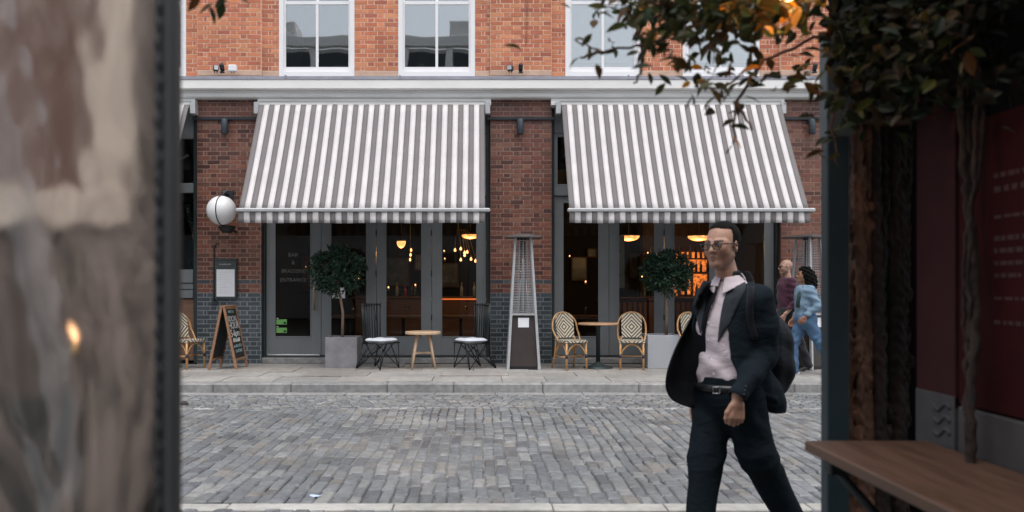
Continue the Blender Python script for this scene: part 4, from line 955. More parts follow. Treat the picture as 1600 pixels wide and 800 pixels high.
# panel with hooks, red bench chairs, tables inside
t = empty('wall_board', (*W3(970, 450, 15.2),), label='tall cream board seen through the second door under the right awning', cat='board')
q = MB(); q.bbox(-.10, .07, 0, .03, 0, 1.0, .005); q.build('panel', pm('cream_board', (.34, .30, .25), .7), t)
for zz in (.25, .7): m_ = MB(); m_.tube([(-.08, -.01, zz), (-.03, -.03, zz), (-.03, -.03, zz + .02)], .01, 6); m_.build('hook', M['black'], t)
M['mirror_dim'] = pm('mirror_dim', (.10, .10, .09), .25, var=.5, scale=3)
M['red_seat'] = pm('red_seat', (.09, .018, .018), .5, var=.2)
for px, lab in ((990, 'dark red slatted chair inside, behind the second door under the right awning'), (1075, 'dark red slatted chair inside, behind the bay tree on the right')):
    p_ = W3(px, 0, 14.9); t = empty('dining_chair', (p_.x, 14.9, .12), label=lab, cat='dining chair')
    for i in range(7): m_ = MB(); m_.box(-.3 + i * .1, -.26 + i * .1, .22, .25, .48, 1.02); m_.build('back_slat', M['red_seat'], t)
    m_ = MB(); m_.bbox(-.33, .33, .21, .26, 1.02, 1.10, .01); m_.build('top_rail', M['red_seat'], t)
    m_ = MB(); m_.bbox(-.33, .33, -.25, .26, .42, .48, .01); m_.build('seat', M['red_seat'], t)
    for sx_ in (-.3, .27):
        for sy in (-.23, .21): m_ = MB(); m_.box(sx_, sx_ + .035, sy, sy + .035, 0, .42); m_.build('leg', M['red_seat'], t)
for px, lab in ((545, 'dark square table inside behind the grey planter'), (630, 'dark dining table inside behind the third door'), (720, 'dark dining table inside behind the rightmost left-hand door'), (905, 'dark dining table inside behind the cane chair')):
    p_ = W3(px, 0, 15.0); t = empty('dining_table', (p_.x, 15.0, .12), label=lab, cat='dining table')
    m_ = MB(); m_.bbox(-.38, .38, -.35, .35, .72, .76, .006); m_.build('tabletop', M['int_wood'], t); m_ = MB(); m_.lathe([(0, 0), (.22, 0), (.2, .02), (.035, .05), (.03, .72), (0, .72)], n=14); m_.build('pedestal', M['black'], t)
    g = MB(); g.lathe([(0, 0), (.03, 0), (.006, .01), (.005, .08), (.035, .11), (.03, .17), (0, .12)], n=12); o = g.build('wine_glass', M['tube_glass']); o.location = (p_.x + .1, 14.85, .881); tag(o, 'wine glass on the ' + lab, 'glass')
rq = random.Random(21)         # mirrors, small pictures and candle lights that layer the room
for px, py, hw2, hh2 in ((620, 425, .30, .34), (655, 410, .12, .2), (700, 430, .28, .30), (905, 420, .2, .3), (925, 395, .12, .12), (1000, 415, .24, .30), (545, 420, .2, .3)):
    t = empty('wall_mirror', (*W3(px, py, 19.3),), label='dim framed mirror seen at %s' % {620: 'the third door under the left awning', 655: 'the right edge of the third left door', 700: 'the fourth door under the left awning', 905: 'the first door under the right awning', 925: 'the first right door, small and high', 1000: 'the second door under the right awning', 545: 'the second door behind the bay tree'}[px], cat='mirror')
    m_ = MB(); m_.bbox(-hw2, hw2, 0, .04, -hh2, hh2, .012); m_.build('frame', M['int_wood'], t); m_ = MB(); m_.box(-hw2 + .04, hw2 - .04, -.006, -.002, -hh2 + .04, hh2 - .04); m_.build('mirror_glass', M['mirror_dim'], t)
for px, py, D_ in ((607, 449, 15.0), (597, 390, 17.5), (694, 392, 17.5), (695, 404, 17.5), (649, 445, 16.0), (915, 440, 15.0), (1003, 432, 16.5), (890, 400, 17.8), (1012, 395, 17.8), (560, 436, 16.0), (478, 418, 16.0)):
    t = empty('candle_light', (*W3(px, py, D_),), label='tiny point of candle light inside the dark restaurant', cat='candle', group='tiny candle lights inside the restaurant')
    m_ = MB(); m_.lathe([(0, -.015), (.013, -.01), (.015, 0), (.01, .015), (0, .02)], n=10); m_.build('flame', M['bulb'], t); m_ = MB(); m_.lathe([(0, -.06), (.02, -.06), (.022, -.016), (0, -.016)], n=10); m_.build('holder', M['brass'], t)
t = empty('framed_picture', (*W3(478, 425, 16.2),), label='small red picture on the back wall, seen beside the entrance lettering', cat='picture')
m_ = MB(); m_.bbox(-.12, .12, 0, .03, -.38, .38, .01); m_.build('frame', M['black'], t); m_ = MB(); m_.box(-.09, .09, -.006, -.001, -.34, .34); m_.build('canvas', M['red_seat'], t)
# plant on the left sill
t = empty('pot_plant', (X(297), WY + .32, Z(421)), label='tall bare-stemmed plant in a green pot behind the far left window', cat='pot plant')
q = MB(); q.lathe([(0, 0), (.10, 0), (.14, .16), (.15, .16), (.15, .18), (0, .17)], n=20); q.build('pot', pm('pot_green', (.025, .07, .06), .4), t)
q = MB()
for k in range(6): a_ = k * 1.05; q.tube([(.02 * math.cos(a_), .02 * math.sin(a_), .15), (.05 * math.cos(a_), .03 * math.sin(a_), .5), (.12 * math.cos(a_), .06 * math.sin(a_), .85 + .1 * math.sin(k))], [.010, .008, .005], 6)
q.build('stem', M['bark'], t)
q = leaf_cloud(160, (0, 0, .95), (.22, .12, .25), .09, .02); q.build('foliage', M['bay_leaf'], t)
# parked scooter mirrored? -> small moped inside the entrance
# ================================================================ opposite side of the street (behind the camera, seen in the panes)
ob = empty('opposite_building', (0, -8.0, 0), label='pale rendered building behind the viewer, mirrored in the upper windows', cat='building')
M['render_pale'] = pm('render_pale', (.70, .69, .68), .8, var=.08, scale=1)
q = MB(); q.box(-18, 3.6, -4, 0, 0, 11.9); q.box(3.6, 18, -4, 0, 0, 9.6); q.build('wall', M['render_pale'], ob)
q = MB(); q.bbox(-18, 3.6, 0, .35, 11.92, 12.4, .02); q.build('parapet', M['cream_paint'], ob)
q = MB(); q.bbox(-18, 3.58, .001, .12, 11.0, 11.7, .01); q.build('dark_band', M['dark_metal'], ob)
for i, (xa, xb, za, zb) in enumerate(((-16, -13.2, 12.4, 13.6), (-9.3, -8.2, 12.4, 13.2), (-5.6, -4.9, 12.4, 13.0), (-1.4, -.2, 12.4, 13.3))):
    q = MB(); q.bbox(xa, xb, -1.5, -.3, za, zb, .03); q.build('chimney', M['render_pale'], ob)
for i in range(11):
    xx = -17.5 + i * 2.0; q = MB(); q.bbox(xx, xx + .35, .13, .22, 9.2, 11.9, .02); q.build('pilaster', M['cream_paint'], ob)
for i in range(8):
    for zz in (3.6, 6.7):
        xx = -13 + i * 3.3; q = MB(); q.bbox(xx, xx + 1.4, .0, .06, zz, zz + 1.9, .01); f_ = q.build('window', M['white_paint'], ob); q = MB(); q.box(xx + .08, xx + 1.32, .061, .07, zz + .08, zz + 1.82); q.build('pane', M['room_dark'], f_)
# ================================================================ people: signed distance fields -> one continuous skin
import openvdb
def _v(p): return np.array(p, dtype=np.float32)
class SDF:
    def __init__(s, lo, hi, h):
        s.lo = _v(lo); s.h = h; n = [int((b - a) / h) + 1 for a, b in zip(lo, hi)]
        s.n = n; s.f = np.full(n, .2, np.float32)
        s.ax = [s.lo[i] + h * np.arange(n[i], dtype=np.float32) for i in range(3)]
    def _sl(s, lo, hi, m):
        out = []
        for i in range(3):
            a = max(0, int((lo[i] - m - s.lo[i]) / s.h)); b = min(s.n[i], int((hi[i] + m - s.lo[i]) / s.h) + 2); out.append(slice(a, max(a, b)))
        sl = tuple(out); return sl, s.ax[0][sl[0]][:, None, None], s.ax[1][sl[1]][None, :, None], s.ax[2][sl[2]][None, None, :]
    def _mix(s, sl, d, k, op):
        a = s.f[sl]
        if op == 'add':
            if k > 0: h = np.clip(.5 + .5 * (a - d) / k, 0, 1); s.f[sl] = a * (1 - h) + d * h - k * h * (1 - h)
            else: s.f[sl] = np.minimum(a, d)
        elif op == 'sub':
            if k > 0: h = np.clip(.5 - .5 * (a + d) / k, 0, 1); s.f[sl] = a * (1 - h) - d * h + k * h * (1 - h)
            else: s.f[sl] = np.maximum(a, -d)
    def cone(s, a, b, ra, rb, k=.015, op='add', fl=None):
        a, b = _v(a), _v(b); m = max(ra, rb) + k + 3 * s.h
        sl, x, y, z = s._sl(np.minimum(a, b), np.maximum(a, b), m)
        if s.f[sl].size == 0: return s
        ba = b - a; L2 = float(ba @ ba) + 1e-9
        t = np.clip(((x - a[0]) * ba[0] + (y - a[1]) * ba[1] + (z - a[2]) * ba[2]) / L2, 0, 1)
        dx_, dy_, dz_ = x - a[0] - t * ba[0], y - a[1] - t * ba[1], z - a[2] - t * ba[2]
        if fl is not None:      # flatten along unit axis fl[0] by factor fl[1]
            n_ = _v(fl[0]); n_ = n_ / np.linalg.norm(n_); c = dx_ * n_[0] + dy_ * n_[1] + dz_ * n_[2]; q = fl[1] - 1
            d = np.sqrt(dx_ ** 2 + dy_ ** 2 + dz_ ** 2 + (fl[1] ** 2 - 1) * c ** 2)
            d = (d - (ra + (rb - ra) * t)) / max(1, fl[1] * .6)
        else: d = np.sqrt(dx_ ** 2 + dy_ ** 2 + dz_ ** 2) - (ra + (rb - ra) * t)
        s._mix(sl, d, k, op); return s
    def chain(s, pts, rs, k=.015, op='add', fl=None):
        for i in range(len(pts) - 1): s.cone(pts[i], pts[i + 1], rs[i], rs[i + 1], k, op, fl)
        return s
    def ell(s, c, r, k=.015, op='add', rot=None):
        c = _v(c); r = _v(r); R_ = max(r); sl, x, y, z = s._sl(c - R_, c + R_, k + 3 * s.h)
        if s.f[sl].size == 0: return s
        X_, Y_, Z_ = x - c[0], y - c[1], z - c[2]
        if rot is not None:
            m = np.array(Euler(rot).to_matrix().transposed(), dtype=np.float32)
            X_, Y_, Z_ = (m[0, 0] * X_ + m[0, 1] * Y_ + m[0, 2] * Z_), (m[1, 0] * X_ + m[1, 1] * Y_ + m[1, 2] * Z_), (m[2, 0] * X_ + m[2, 1] * Y_ + m[2, 2] * Z_)
        k0 = np.sqrt((X_ / r[0]) ** 2 + (Y_ / r[1]) ** 2 + (Z_ / r[2]) ** 2); k1 = np.sqrt((X_ / r[0] ** 2) ** 2 + (Y_ / r[1] ** 2) ** 2 + (Z_ / r[2] ** 2) ** 2)
        s._mix(sl, k0 * (k0 - 1) / np.maximum(k1, 1e-6), k, op); return s
    def grids(s): return s.ax[0][:, None, None], s.ax[1][None, :, None], s.ax[2][None, None, :]
    def half(s, fn, k=0):                  # keep where fn(x,y,z) < 0
        d = fn(*s.grids()).astype(np.float32); s._mix((slice(None),) * 3, -d, k, 'sub'); return s
    def disp(s, fn): s.f = s.f + fn(*s.grids()).astype(np.float32); return s
    def obj(s, name, mats, parent, paint=None, smooth=True):
        f = s.f.copy()
        f[0] = f[-1] = .2; f[:, 0] = f[:, -1] = .2; f[:, :, 0] = f[:, :, -1] = .2
        g = openvdb.FloatGrid(.2); g.copyFromArray(np.clip(f, -.2, .2)); p, q = g.convertToQuads(0.0) if hasattr(g, 'convertToQuads') else g.convertToPolygons()[:2]
        p = p * s.h + s.lo; me = bpy.data.meshes.new(name)
        nv, nq = len(p), len(q); me.vertices.add(nv); me.vertices.foreach_set('co', p.astype(np.float32).ravel())
        me.loops.add(nq * 4); me.loops.foreach_set('vertex_index', q[:, ::-1].astype(np.int32).ravel()); me.polygons.add(nq)
        me.polygons.foreach_set('loop_start', np.arange(0, nq * 4, 4, dtype=np.int32)); me.polygons.foreach_set('loop_total', np.full(nq, 4, np.int32))
        me.update(calc_edges=True); me.validate(); me.polygons.foreach_set('use_smooth', [smooth] * len(me.polygons))
        bm = bmesh.new(); bm.from_mesh(me); bmesh.ops.recalc_face_normals(bm, faces=bm.faces); bm.to_mesh(me); bm.free()
        for m in (mats if isinstance(mats, list) else [mats]): me.materials.append(m)
        if paint is not None:
            co = np.empty(len(me.vertices) * 3, np.float32); me.vertices.foreach_get('co', co); co = co.reshape(-1, 3)
            c = paint(co); at = me.color_attributes.new('tone', 'FLOAT_COLOR', 'POINT'); at.data.foreach_set('color', np.concatenate([c, np.ones((len(c), 1), np.float32)], 1).astype(np.float32).ravel())
        return link(name, me, parent)
def skin_mat(name, rough=.5):
    m, t, b, N, L = nodes(name); a = N('ShaderNodeVertexColor'); a.layer_name = 'tone'
    n = N('ShaderNodeTexNoise'); n.inputs['Scale'].default_value = 45; n.inputs['Detail'].default_value = 5; tc = N('ShaderNodeTexCoord'); L(tc.outputs['Object'], n.inputs[0])
    mr = N('ShaderNodeMapRange'); L(n.outputs[0], mr.inputs[0]); mr.inputs[1].default_value = .3; mr.inputs[2].default_value = .7; mr.inputs[3].default_value = .90; mr.inputs[4].default_value = 1.08
    vm = N('ShaderNodeVectorMath'); vm.operation = 'SCALE'; L(a.outputs[0], vm.inputs[0]); L(mr.outputs[0], vm.inputs['Scale']); L(vm.outputs[0], b.inputs['Base Color'])
    b.inputs['Roughness'].default_value = rough; b.inputs['Subsurface Weight'].default_value = .06; b.inputs['Subsurface Radius'].default_value = (.01, .004, .002)
    bp = N('ShaderNodeBump'); bp.inputs['Strength'].default_value = .15; bp.inputs['Distance'].default_value = .002; L(n.outputs[0], bp.inputs['Height']); L(bp.outputs[0], b.inputs['Normal']); return m
def cloth(name, c, rough=.85, scale=260, var=.12, sheen=.15, fold=.0, fs=9):
    m, t, b, N, L = nodes(name); tc = N('ShaderNodeTexCoord')
    n = N('ShaderNodeTexNoise'); n.inputs['Scale'].default_value = 6; n.inputs['Detail'].default_value = 5; L(tc.outputs['Object'], n.inputs[0])
    n2 = N('ShaderNodeTexNoise'); n2.inputs['Scale'].default_value = scale; L(tc.outputs['Object'], n2.inputs[0])
    ad = N('ShaderNodeMath'); ad.operation = 'ADD'; L(n.outputs[0], ad.inputs[0]); L(n2.outputs[0], ad.inputs[1])
    mr = N('ShaderNodeMapRange'); L(ad.outputs[0], mr.inputs[0]); mr.inputs[1].default_value = .7; mr.inputs[2].default_value = 1.3; mr.inputs[3].default_value = 1 - var; mr.inputs[4].default_value = 1 + var
    vm = N('ShaderNodeVectorMath'); vm.operation = 'SCALE'; vm.inputs[0].default_value = c; L(mr.outputs[0], vm.inputs['Scale']); L(vm.outputs[0], b.inputs['Base Color'])
    b.inputs['Roughness'].default_value = rough; b.inputs['Sheen Weight'].default_value = sheen; b.inputs['Specular IOR Level'].default_value = .07
    n3 = N('ShaderNodeTexNoise'); n3.inputs['Scale'].default_value = fs; n3.inputs['Detail'].default_value = 3; n3.inputs['Distortion'].default_value = 1.2
    mp = N('ShaderNodeMapping'); mp.inputs['Scale'].default_value = (1, 1, 2.2); L(tc.outputs['Object'], mp.inputs[0]); L(mp.outputs[0], n3.inputs[0])
    bp = N('ShaderNodeBump'); bp.inputs['Strength'].default_value = .35 + fold; bp.inputs['Distance'].default_value = .010; L(n3.outputs[0], bp.inputs['Height'])
    bp2 = N('ShaderNodeBump'); bp2.inputs['Strength'].default_value = .25; bp2.inputs['Distance'].default_value = .001; L(n2.outputs[0], bp2.inputs['Height']); L(bp.outputs[0], bp2.inputs['Normal']); L(bp2.outputs[0], b.inputs['Normal'])
    return m
def head(s, O, yaw, pitch=0, sc_=1.0, female=False, kk=1):
    """adds a head (facing -Y locally, centre O); returns the local->object matrix"""
    Mx = Matrix.Translation(Vector(O)) @ Matrix.Rotation(yaw, 4, 'Z') @ Matrix.Rotation(pitch, 4, 'X') @ Matrix.Scale(sc_, 4)
    P = lambda x, y, z: tuple(Mx @ Vector((x, y, z))); rot = (Matrix.Rotation(yaw, 3, 'Z') @ Matrix.Rotation(pitch, 3, 'X')).to_euler(); q = sc_
    E_ = lambda c, r, k=.012, op='add', rr=None: s.ell(P(*c), tuple(a * q for a in r), k * q, op, rr or rot)
    C_ = lambda a, b, ra, rb, k=.01, op='add': s.cone(P(*a), P(*b), ra * q, rb * q, k * q, op)
    E_((0, .018, .036), (.077, .096, .087)); E_((0, -.024, -.022), (.064, .068, .080), .03)
    for sg in (-1, 1):
        C_((sg * .050, .004, -.052), (sg * .015, -.064, -.098), .019, .014, .03); E_((sg * .042, -.052, -.018), (.022, .026, .030), .035)
        C_((sg * .05, -.055, .020), (sg * .016, -.083, .022), .011, .010, .016)
    C_((-.008, -.074, -.098), (.008, -.074, -.098), .014, .014, .03)
    for sg in (-1, 1): E_((sg * .031, -.094, .000), (.019, .017, .013), .012, 'sub')
    for sg in (-1, 1): E_((sg * .031, -.074, .000), (.0145, .0145, .0125), .003)
    C_((0, -.087, .012), (0, -.107, -.026), .0085, .0125, .010)
    for sg in (-1, 1): E_((sg * .0125, -.096, -.030), (.0085, .010, .008), .005)
    E_((0, -.058, -.058), (.036, .032, .034), .022)
    for sg in (-1, 1):
        C_((sg * .021, -.081, -.0635), (0, -.094, -.0555), .0045, .0065, .008); C_((sg * .017, -.082, -.0665), (0, -.091, -.069), .004, .0075, .008); C_((sg * .021, -.091, -.0655), (0, -.1025, -.0625), .0012, .0016, .003, 'sub')
    for sg in (-1, 1):
        er = (Matrix.Rotation(yaw, 3, 'Z') @ Matrix.Rotation(pitch, 3, 'X') @ Matrix.Rotation(sg * .35, 3, 'Z') @ Matrix.Rotation(.15, 3, 'X')).to_euler()
        E_((sg * .080, .012, -.006), (.0075, .019, .031), .006, 'add', er); E_((sg * .087, .006, .0), (.006, .010, .016), .004, 'sub', er)
    return Mx
def hand(s, Wp, d, a, n, side=1, curl=1.0, q=1.0):
    """wrist point, finger direction d, across-palm axis a (towards the thumb), palm normal n"""
    W_ = Vector(Wp); d, a, n = Vector(d).normalized() * q, Vector(a).normalized() * q, Vector(n).normalized() * q; N1 = n.normalized()
    s.cone(W_ - d * .03, W_ + d * .02, .026 * q, .026 * q, .01, fl=(N1, 1.3))
    for o in (-.022, 0, .022): s.cone(W_ + d * .02 + a * o * .8, W_ + d * .078 + a * o * 1.25, .017 * q, .0145 * q, .012 * q, fl=(N1, 1.15))
    for i, (o, L_) in enumerate(((.030, .95), (.010, 1.05), (-.011, 1.0), (-.031, .8))):
        c_ = curl * (1 + .12 * i); p0 = W_ + d * (.084 - .004 * abs(i - 1)) + a * o; ang = .55 * c_
        p1 = p0 + (d * math.cos(ang) + n * math.sin(ang)) * .041 * L_; ang += .85 * c_
        p2 = p1 + (d * math.cos(ang) + n * math.sin(ang)) * .026 * L_; ang += .55 * c_
        p3 = p2 + (d * math.cos(ang) + n * math.sin(ang)) * .019 * L_
        s.chain([p0, p1, p2, p3], [.0100 * q, .0090 * q, .0082 * q, .0072 * q], .0015)
    t0 = W_ + d * .028 + a * .028; t1 = t0 + d * .034 + a * .020 + n * .010; t2 = t1 + d * .030 + a * .004 + n * .012; t3 = t2 + d * .020 - a * .004 + n * .010
    s.chain([t0, t1, t2, t3], [.0155 * q, .0125 * q, .0105 * q, .0085 * q], .006 * q)
SK1 = (.42, .235, .165)
def face_paint(Mx, base, lips=(.20, .075, .06), beard=0.0, brow=(.015, .01, .008)):
    Mi = np.array(Mx.inverted()); base = np.array(base, np.float32)
    def fn(co):
        l = co @ Mi[:3, :3].T + Mi[:3, 3]; c = np.tile(base, (len(co), 1)); x, y, z = l[:, 0], l[:, 1], l[:, 2]
        def bl_(mask, col_, amt=1.0):
            m = (np.clip(mask, 0, 1) * amt)[:, None]; c[:] = c * (1 - m) + np.array(col_, np.float32) * m
        g = lambda cx, cy, cz, rx, ry, rz: np.clip(1.6 - 1.6 * np.sqrt(((np.abs(x) - cx) / rx) ** 2 + ((y - cy) / ry) ** 2 + ((z - cz) / rz) ** 2), 0, 1)
        bl_(g(0, -.10, -.03, .02, .03, .02), base * [1.12, .9, .85], .5); bl_(g(.045, -.07, -.02, .03, .03, .03), base * [1.08, .9, .86], .5)
        front = np.clip((-y - .0) / .02, 0, 1) * (np.abs(x) < .09)
        sh = np.clip((-.026 - z) / .03, 0, 1) * np.clip((-y + .02) / .02, 0, 1) * (z > -.135);         bl_(sh, base * [.62, .60, .62], beard)
        bl_(np.clip((-.04 - z) / .01, 0, 1) * np.clip((z + .068 + .0) / .02, 0, 1) * front * (np.abs(x) < .024) * (y < -.08) * (z > -.053), base * [.6, .55, .55], beard * .3)
        bl_((np.abs(x) < .021 - .9 * np.abs(z + .063)) * (np.abs(z + .063) < .0095) * (y < -.082), lips, .65)
        # eyes: white, iris, lids
        e = np.sqrt((np.abs(x) - .031) ** 2 / .0125 ** 2 + (z) ** 2 / .0055 ** 2); bl_((e < 1) * (y < -.075), (.50, .46, .43)); bl_((e < 1.5) * (e > .85) * (z > -.001) * (y < -.07), (.02, .012, .01), .9)
        ir = np.sqrt((np.abs(x) - .031) ** 2 + (z - .0003) ** 2); bl_((ir < .0052) * (y < -.075), (.012, .008, .006))
        br = (np.abs(z - .024 - .18 * (.018 - np.abs(np.abs(x) - .034))) < .0060) * (np.abs(x) > .010) * (np.abs(x) < .054) * (y < -.05); bl_(br, brow, .9)
        return c
    return fn
def torus_ring(q, M_, cx, cz, rx, rz, y, r, n=24, mi=0):
    q.tube([tuple(M_ @ Vector((cx + rx * math.cos(6.2832 * i / n), y, cz + rz * math.sin(6.2832 * i / n) * (1 if math.sin(6.2832 * i / n) < 0 else .82)))) for i in range(n)], r, 6, mi, closed=True)
def eyewear(t, Mx, rx=.026, rz=.018, lens=None, rim=.0023):
    g = MB()
    for sg in (-1, 1): torus_ring(g, Mx, sg * .033, -.001, rx, rz, -.104, rim)
    g.tube([tuple(Mx @ Vector(p)) for p in ((-.008, -.105, .006), (0, -.109, .008), (.008, -.105, .006))], rim, 6)
    for sg in (-1, 1): g.tube([tuple(Mx @ Vector(p)) for p in ((sg * .058, -.103, .008), (sg * .074, -.09, .010), (sg * .083, .0, .008), (sg * .082, .022, -.008))], rim * 1.2, 6)
    e = g.build('glasses', M['black'], t)
    if lens:
        g = MB()
        for sg in (-1, 1):
            n = 20; vs = [tuple(Mx @ Vector((sg * .033 + rx * math.cos(6.2832 * i / n), -.104, -.001 + rz * math.sin(6.2832 * i / n) * (1 if math.sin(6.2832 * i / n) < 0 else .82)))) for i in range(n)]; g.add(vs, [tuple(range(n))])
        g.build('lens', lens, e)
M['skin'] = skin_mat('skin')
# ---------------------------------------------------------------- the man in the suit
SM = 350.0
def mp(px, py, y): k = (3.55 + y) / 1244; return ((px - 750) * k - 390 / SM, y, CZ + (447 - py) * k)   # local metres from the man's place in the street
def surf(px, py, objs, lift=.004):
    """point on the clothes under a sight line, lifted off the cloth"""
    o = Vector((-390 / SM, -3.55, CZ)); dd = Vector(((px - 750) / 1244, 1, (447 - py) / 1244)).normalized(); best = None
    for ob in objs:
        hit, loc, nrm, _ = ob.ray_cast(o, dd)
        if hit and (best is None or (loc - o).length < best[0]): best = ((loc - o).length, loc)
    if best is None: return Vector(mp(px, py, -.06))
    return best[1] - dd * lift
def suit_man():
    t = empty('person', (390 / SM, 3.55, 0), label='man in glasses, open dark suit and pale shirt striding left across the cobbles', cat='person')
    h = .004; lo, hi = (-.30, -.34, .18), (.46, .30, 1.74)
    HC = mp(1128, 384, -.03); yaw = math.radians(-47)
    Ls, Rs = mp(1185, 464, -.12), mp(1106, 466, .11); Le, Lw = mp(1195, 556, -.10), mp(1154, 617, -.215); Re, Rw = mp(1100, 560, .20), mp(1085, 622, .10)
    Lh, Rh = mp(1158, 622, -.06), mp(1117, 622, .06); Lk, La = mp(1184, 712, -.06), mp(1244, 826, .06); Rk, Ra = mp(1104, 716, -.01), mp(1092, 842, -.08)
    ax = Vector(Ls) - Vector(Rs); ax.z = 0; ax.normalize(); fw = Vector((ax.y, -ax.x, 0))     # his left axis, his forward
    fw = Vector((-.72, -.69, 0))
    b = SDF(lo, hi, .0034)
    # torso, limbs (slimmer than the clothes)
    b.cone((.0, .02, 1.00), (.01, 0, 1.26), .085, .09, .04); b.cone(Vector(Ls) * .9 + Vector(Rs) * .1, Vector(Rs) * .9 + Vector(Ls) * .1, .035, .035, .03); b.cone((0, 0, .94), (0, 0, 1.02), .11, .11, .04)
    for S_, E_, W_ in ((Ls, Le, Lw), (Rs, Re, Rw)): b.chain([S_, E_, W_], [.042, .034, .024], .02)
    for H_, K_, A_ in ((Lh, Lk, La), (Rh, Rk, Ra)): b.chain([H_, K_, A_], [.068, .045, .034], .03); b.cone(A_, Vector(A_) + fw * .13 - Vector((0, 0, .04)), .035, .025, .02)
    nb = Vector(mp(1141, 446, -.0)); b.cone(Vector(HC) + Vector((.012, .015, -.055)), nb, .044, .050, .02)
    b.cone(Vector(HC) + Vector((-.008, -.008, -.06)), nb + Vector((-.010, -.014, .02)), .030, .030, .02)
    Mx = head(b, HC, yaw, math.radians(3), .82)
    d = Vector(Lw) - Vector(Le); d.normalize(); hd = Vector((-.10, -.06, -1))
    hand(b, Vector(Lw) + hd.normalized() * .022, hd, (-.93, -.30, .12), (.25, .93, .1), curl=1.0, q=.92)
    hand(b, Vector(Rw) + Vector((0, 0, -.03)), (.1, -.1, -1), (-.6, -.7, 0), (.7, -.6, 0), curl=.9, q=.88)
    body = b.obj('body', M['skin'], t, face_paint(Mx, SK1, beard=.40))
    # hair
    s = SDF((HC[0] - .15, HC[1] - .15, HC[2] - .14), (HC[0] + .15, HC[1] + .15, HC[2] + .17), .003)
    P = lambda x, y, z: tuple(Mx @ Vector((x, y, z))); rot = (Matrix.Rotation(yaw, 3, 'Z') @ Matrix.Rotation(math.radians(3), 3, 'X')).to_euler()
    s.ell(P(0, .026, .043), (.083 * .83, .102 * .83, .091 * .83), 0, rot=rot)
    Mi = np.array(Mx.inverted(), dtype=np.float32)
    def L3(x, y, z): return [Mi[i, 0] * x + Mi[i, 1] * y + Mi[i, 2] * z + Mi[i, 3] for i in range(3)]
    def region(x, y, z):
        lx, ly, lz = L3(x, y, z); a_ = np.maximum(.098 + .35 * (ly + .06) * (ly < -.06) - lz + .9 * np.maximum(0, np.abs(lx) - .045), -.5 + 0 * lx)
        side = np.maximum(-.008 - ly + .12 * (lz - .05), -.030 - lz); back = np.maximum(.045 - ly, -.075 - lz)
        top = np.maximum(-.052 - ly, .092 - lz); return np.minimum(np.minimum(np.minimum(a_, side), back), top)
    s.half(region, .004); s.disp(lambda x, y, z: .0010 * np.sin(x * 300 + z * 180) * np.sin(y * 260 + z * 90))
    M['hair'] = pm('hair', (.004, .0035, .0035), .8, spec=.15, var=.4, scale=70, bump=.6, bscale=220, dist=.003); s.obj('hair', M['hair'], t)
    eyewear(t, Mx, .0275, .0180, glass_mat('lens', (.60, .62, .60), .0, .01))
    # trousers
    s = SDF((-.32, -.32, .2), (.46, .30, 1.10), h)
    s.ell((-.002, -.005, .965), (.138, .112, .10), .0, rot=(0, 0, -.5)); s.cone((-.004, .0, .97), (-.004, .0, 1.03), .128, .126, .03)
    for H_, K_, A_, r_ in ((Lh, Lk, La, (.098, .079, .060)), (Rh, Rk, Ra, (.096, .074, .057))): s.chain([Vector(H_) + Vector((0, 0, .0)), K_, A_], r_, .035)
    s.cone(Lh, Rh, .09, .09, .03)
    def folds(x, y, z):
        w_ = .0020 * np.sin(z * 34 + x * 16 + 2 * np.sin(z * 9 + y * 8)) * np.clip((.95 - z) * 8, 0, 1) + .0035 * np.sin(z * 62 - x * 34 + 1.4 * np.sin(y * 30)) * np.exp(-((z - .67) / .05) ** 2) + .0028 * np.sin(z * 45 + x * 65) * np.exp(-((z - .84) / .05) ** 2) + .003 * np.sin(x * 60 + z * 10) * np.exp(-((z - .90) / .04) ** 2)
        return w_
    s.disp(folds); s.half(lambda x, y, z: z - 1.035 - .10 * x * 0 + 0 * y)
    M['suit'] = cloth('suit_navy', (.0120, .0180, .0240), .85, sheen=0, var=.15, fold=.3); M['trouser'] = cloth('trouser_navy', (.0085, .0135, .0180), .85, sheen=0, var=.15, fold=.4)
    s.obj('trousers', M['trouser'], t)
    # shoes
    for A_, tilt in ((La, -.5), (Ra, .1)):
        s = SDF(tuple(Vector(A_) - Vector((.25, .25, .18))), tuple(Vector(A_) + Vector((.2, .2, .1))), .005)
        a0 = Vector(A_) + Vector((.03, .03, -.05)); a0.z = .246 if A_ is Ra else .285; f_ = fw + Vector((0, 0, -.01 if A_ is Ra else -.28)); f_.normalize(); s.cone(a0, a0 + f_ * .15, .038, .032, .0, fl=((0, 0, 1), 1.3)); s.cone(A_, a0, .042, .036, .03); s.obj('shoe', pm('shoe_leather', (.015, .012, .012), .3) if A_ is La else bpy.data.materials['shoe_leather'], t)
    # shirt
    s = SDF((-.30, -.30, .95), (.30, .30, 1.50), h)
    tor = lambda s, o: (s.ell((-.012, -.008, 1.06), (.136 + o, .112 + o, .14 + o), .0, rot=(0, 0, -.5)), s.ell((-.005, -.005, 1.24), (.148 + o, .118 + o, .17 + o), .06, rot=(0, 0, -.6)), s.cone(Vector(Ls) + Vector((-.03, .02, -.022)), Vector(Rs) + Vector((.03, -.02, -.03)), .056 + o, .054 + o, .06), s.cone(nb + Vector((-.01, -.01, -.07)), nb + Vector((-.004, -.006, -.005)), .074 + o * .5, .056 + o * .3, .04))
    tor(s, 0)
    s.disp(lambda x, y, z: .0045 * np.sin(z * 42 + x * 30 + 2.2 * np.sin(x * 14 + z * 7)) * np.clip((1.30 - z) * 5, .15, 1) + .003 * np.sin(z * 75 - x * 45 + np.sin(z * 20)) * np.exp(-((z - 1.06) / .07) ** 2))
    s.half(lambda x, y, z: np.maximum(z - 1.460 + 0 * x, .975 - z))
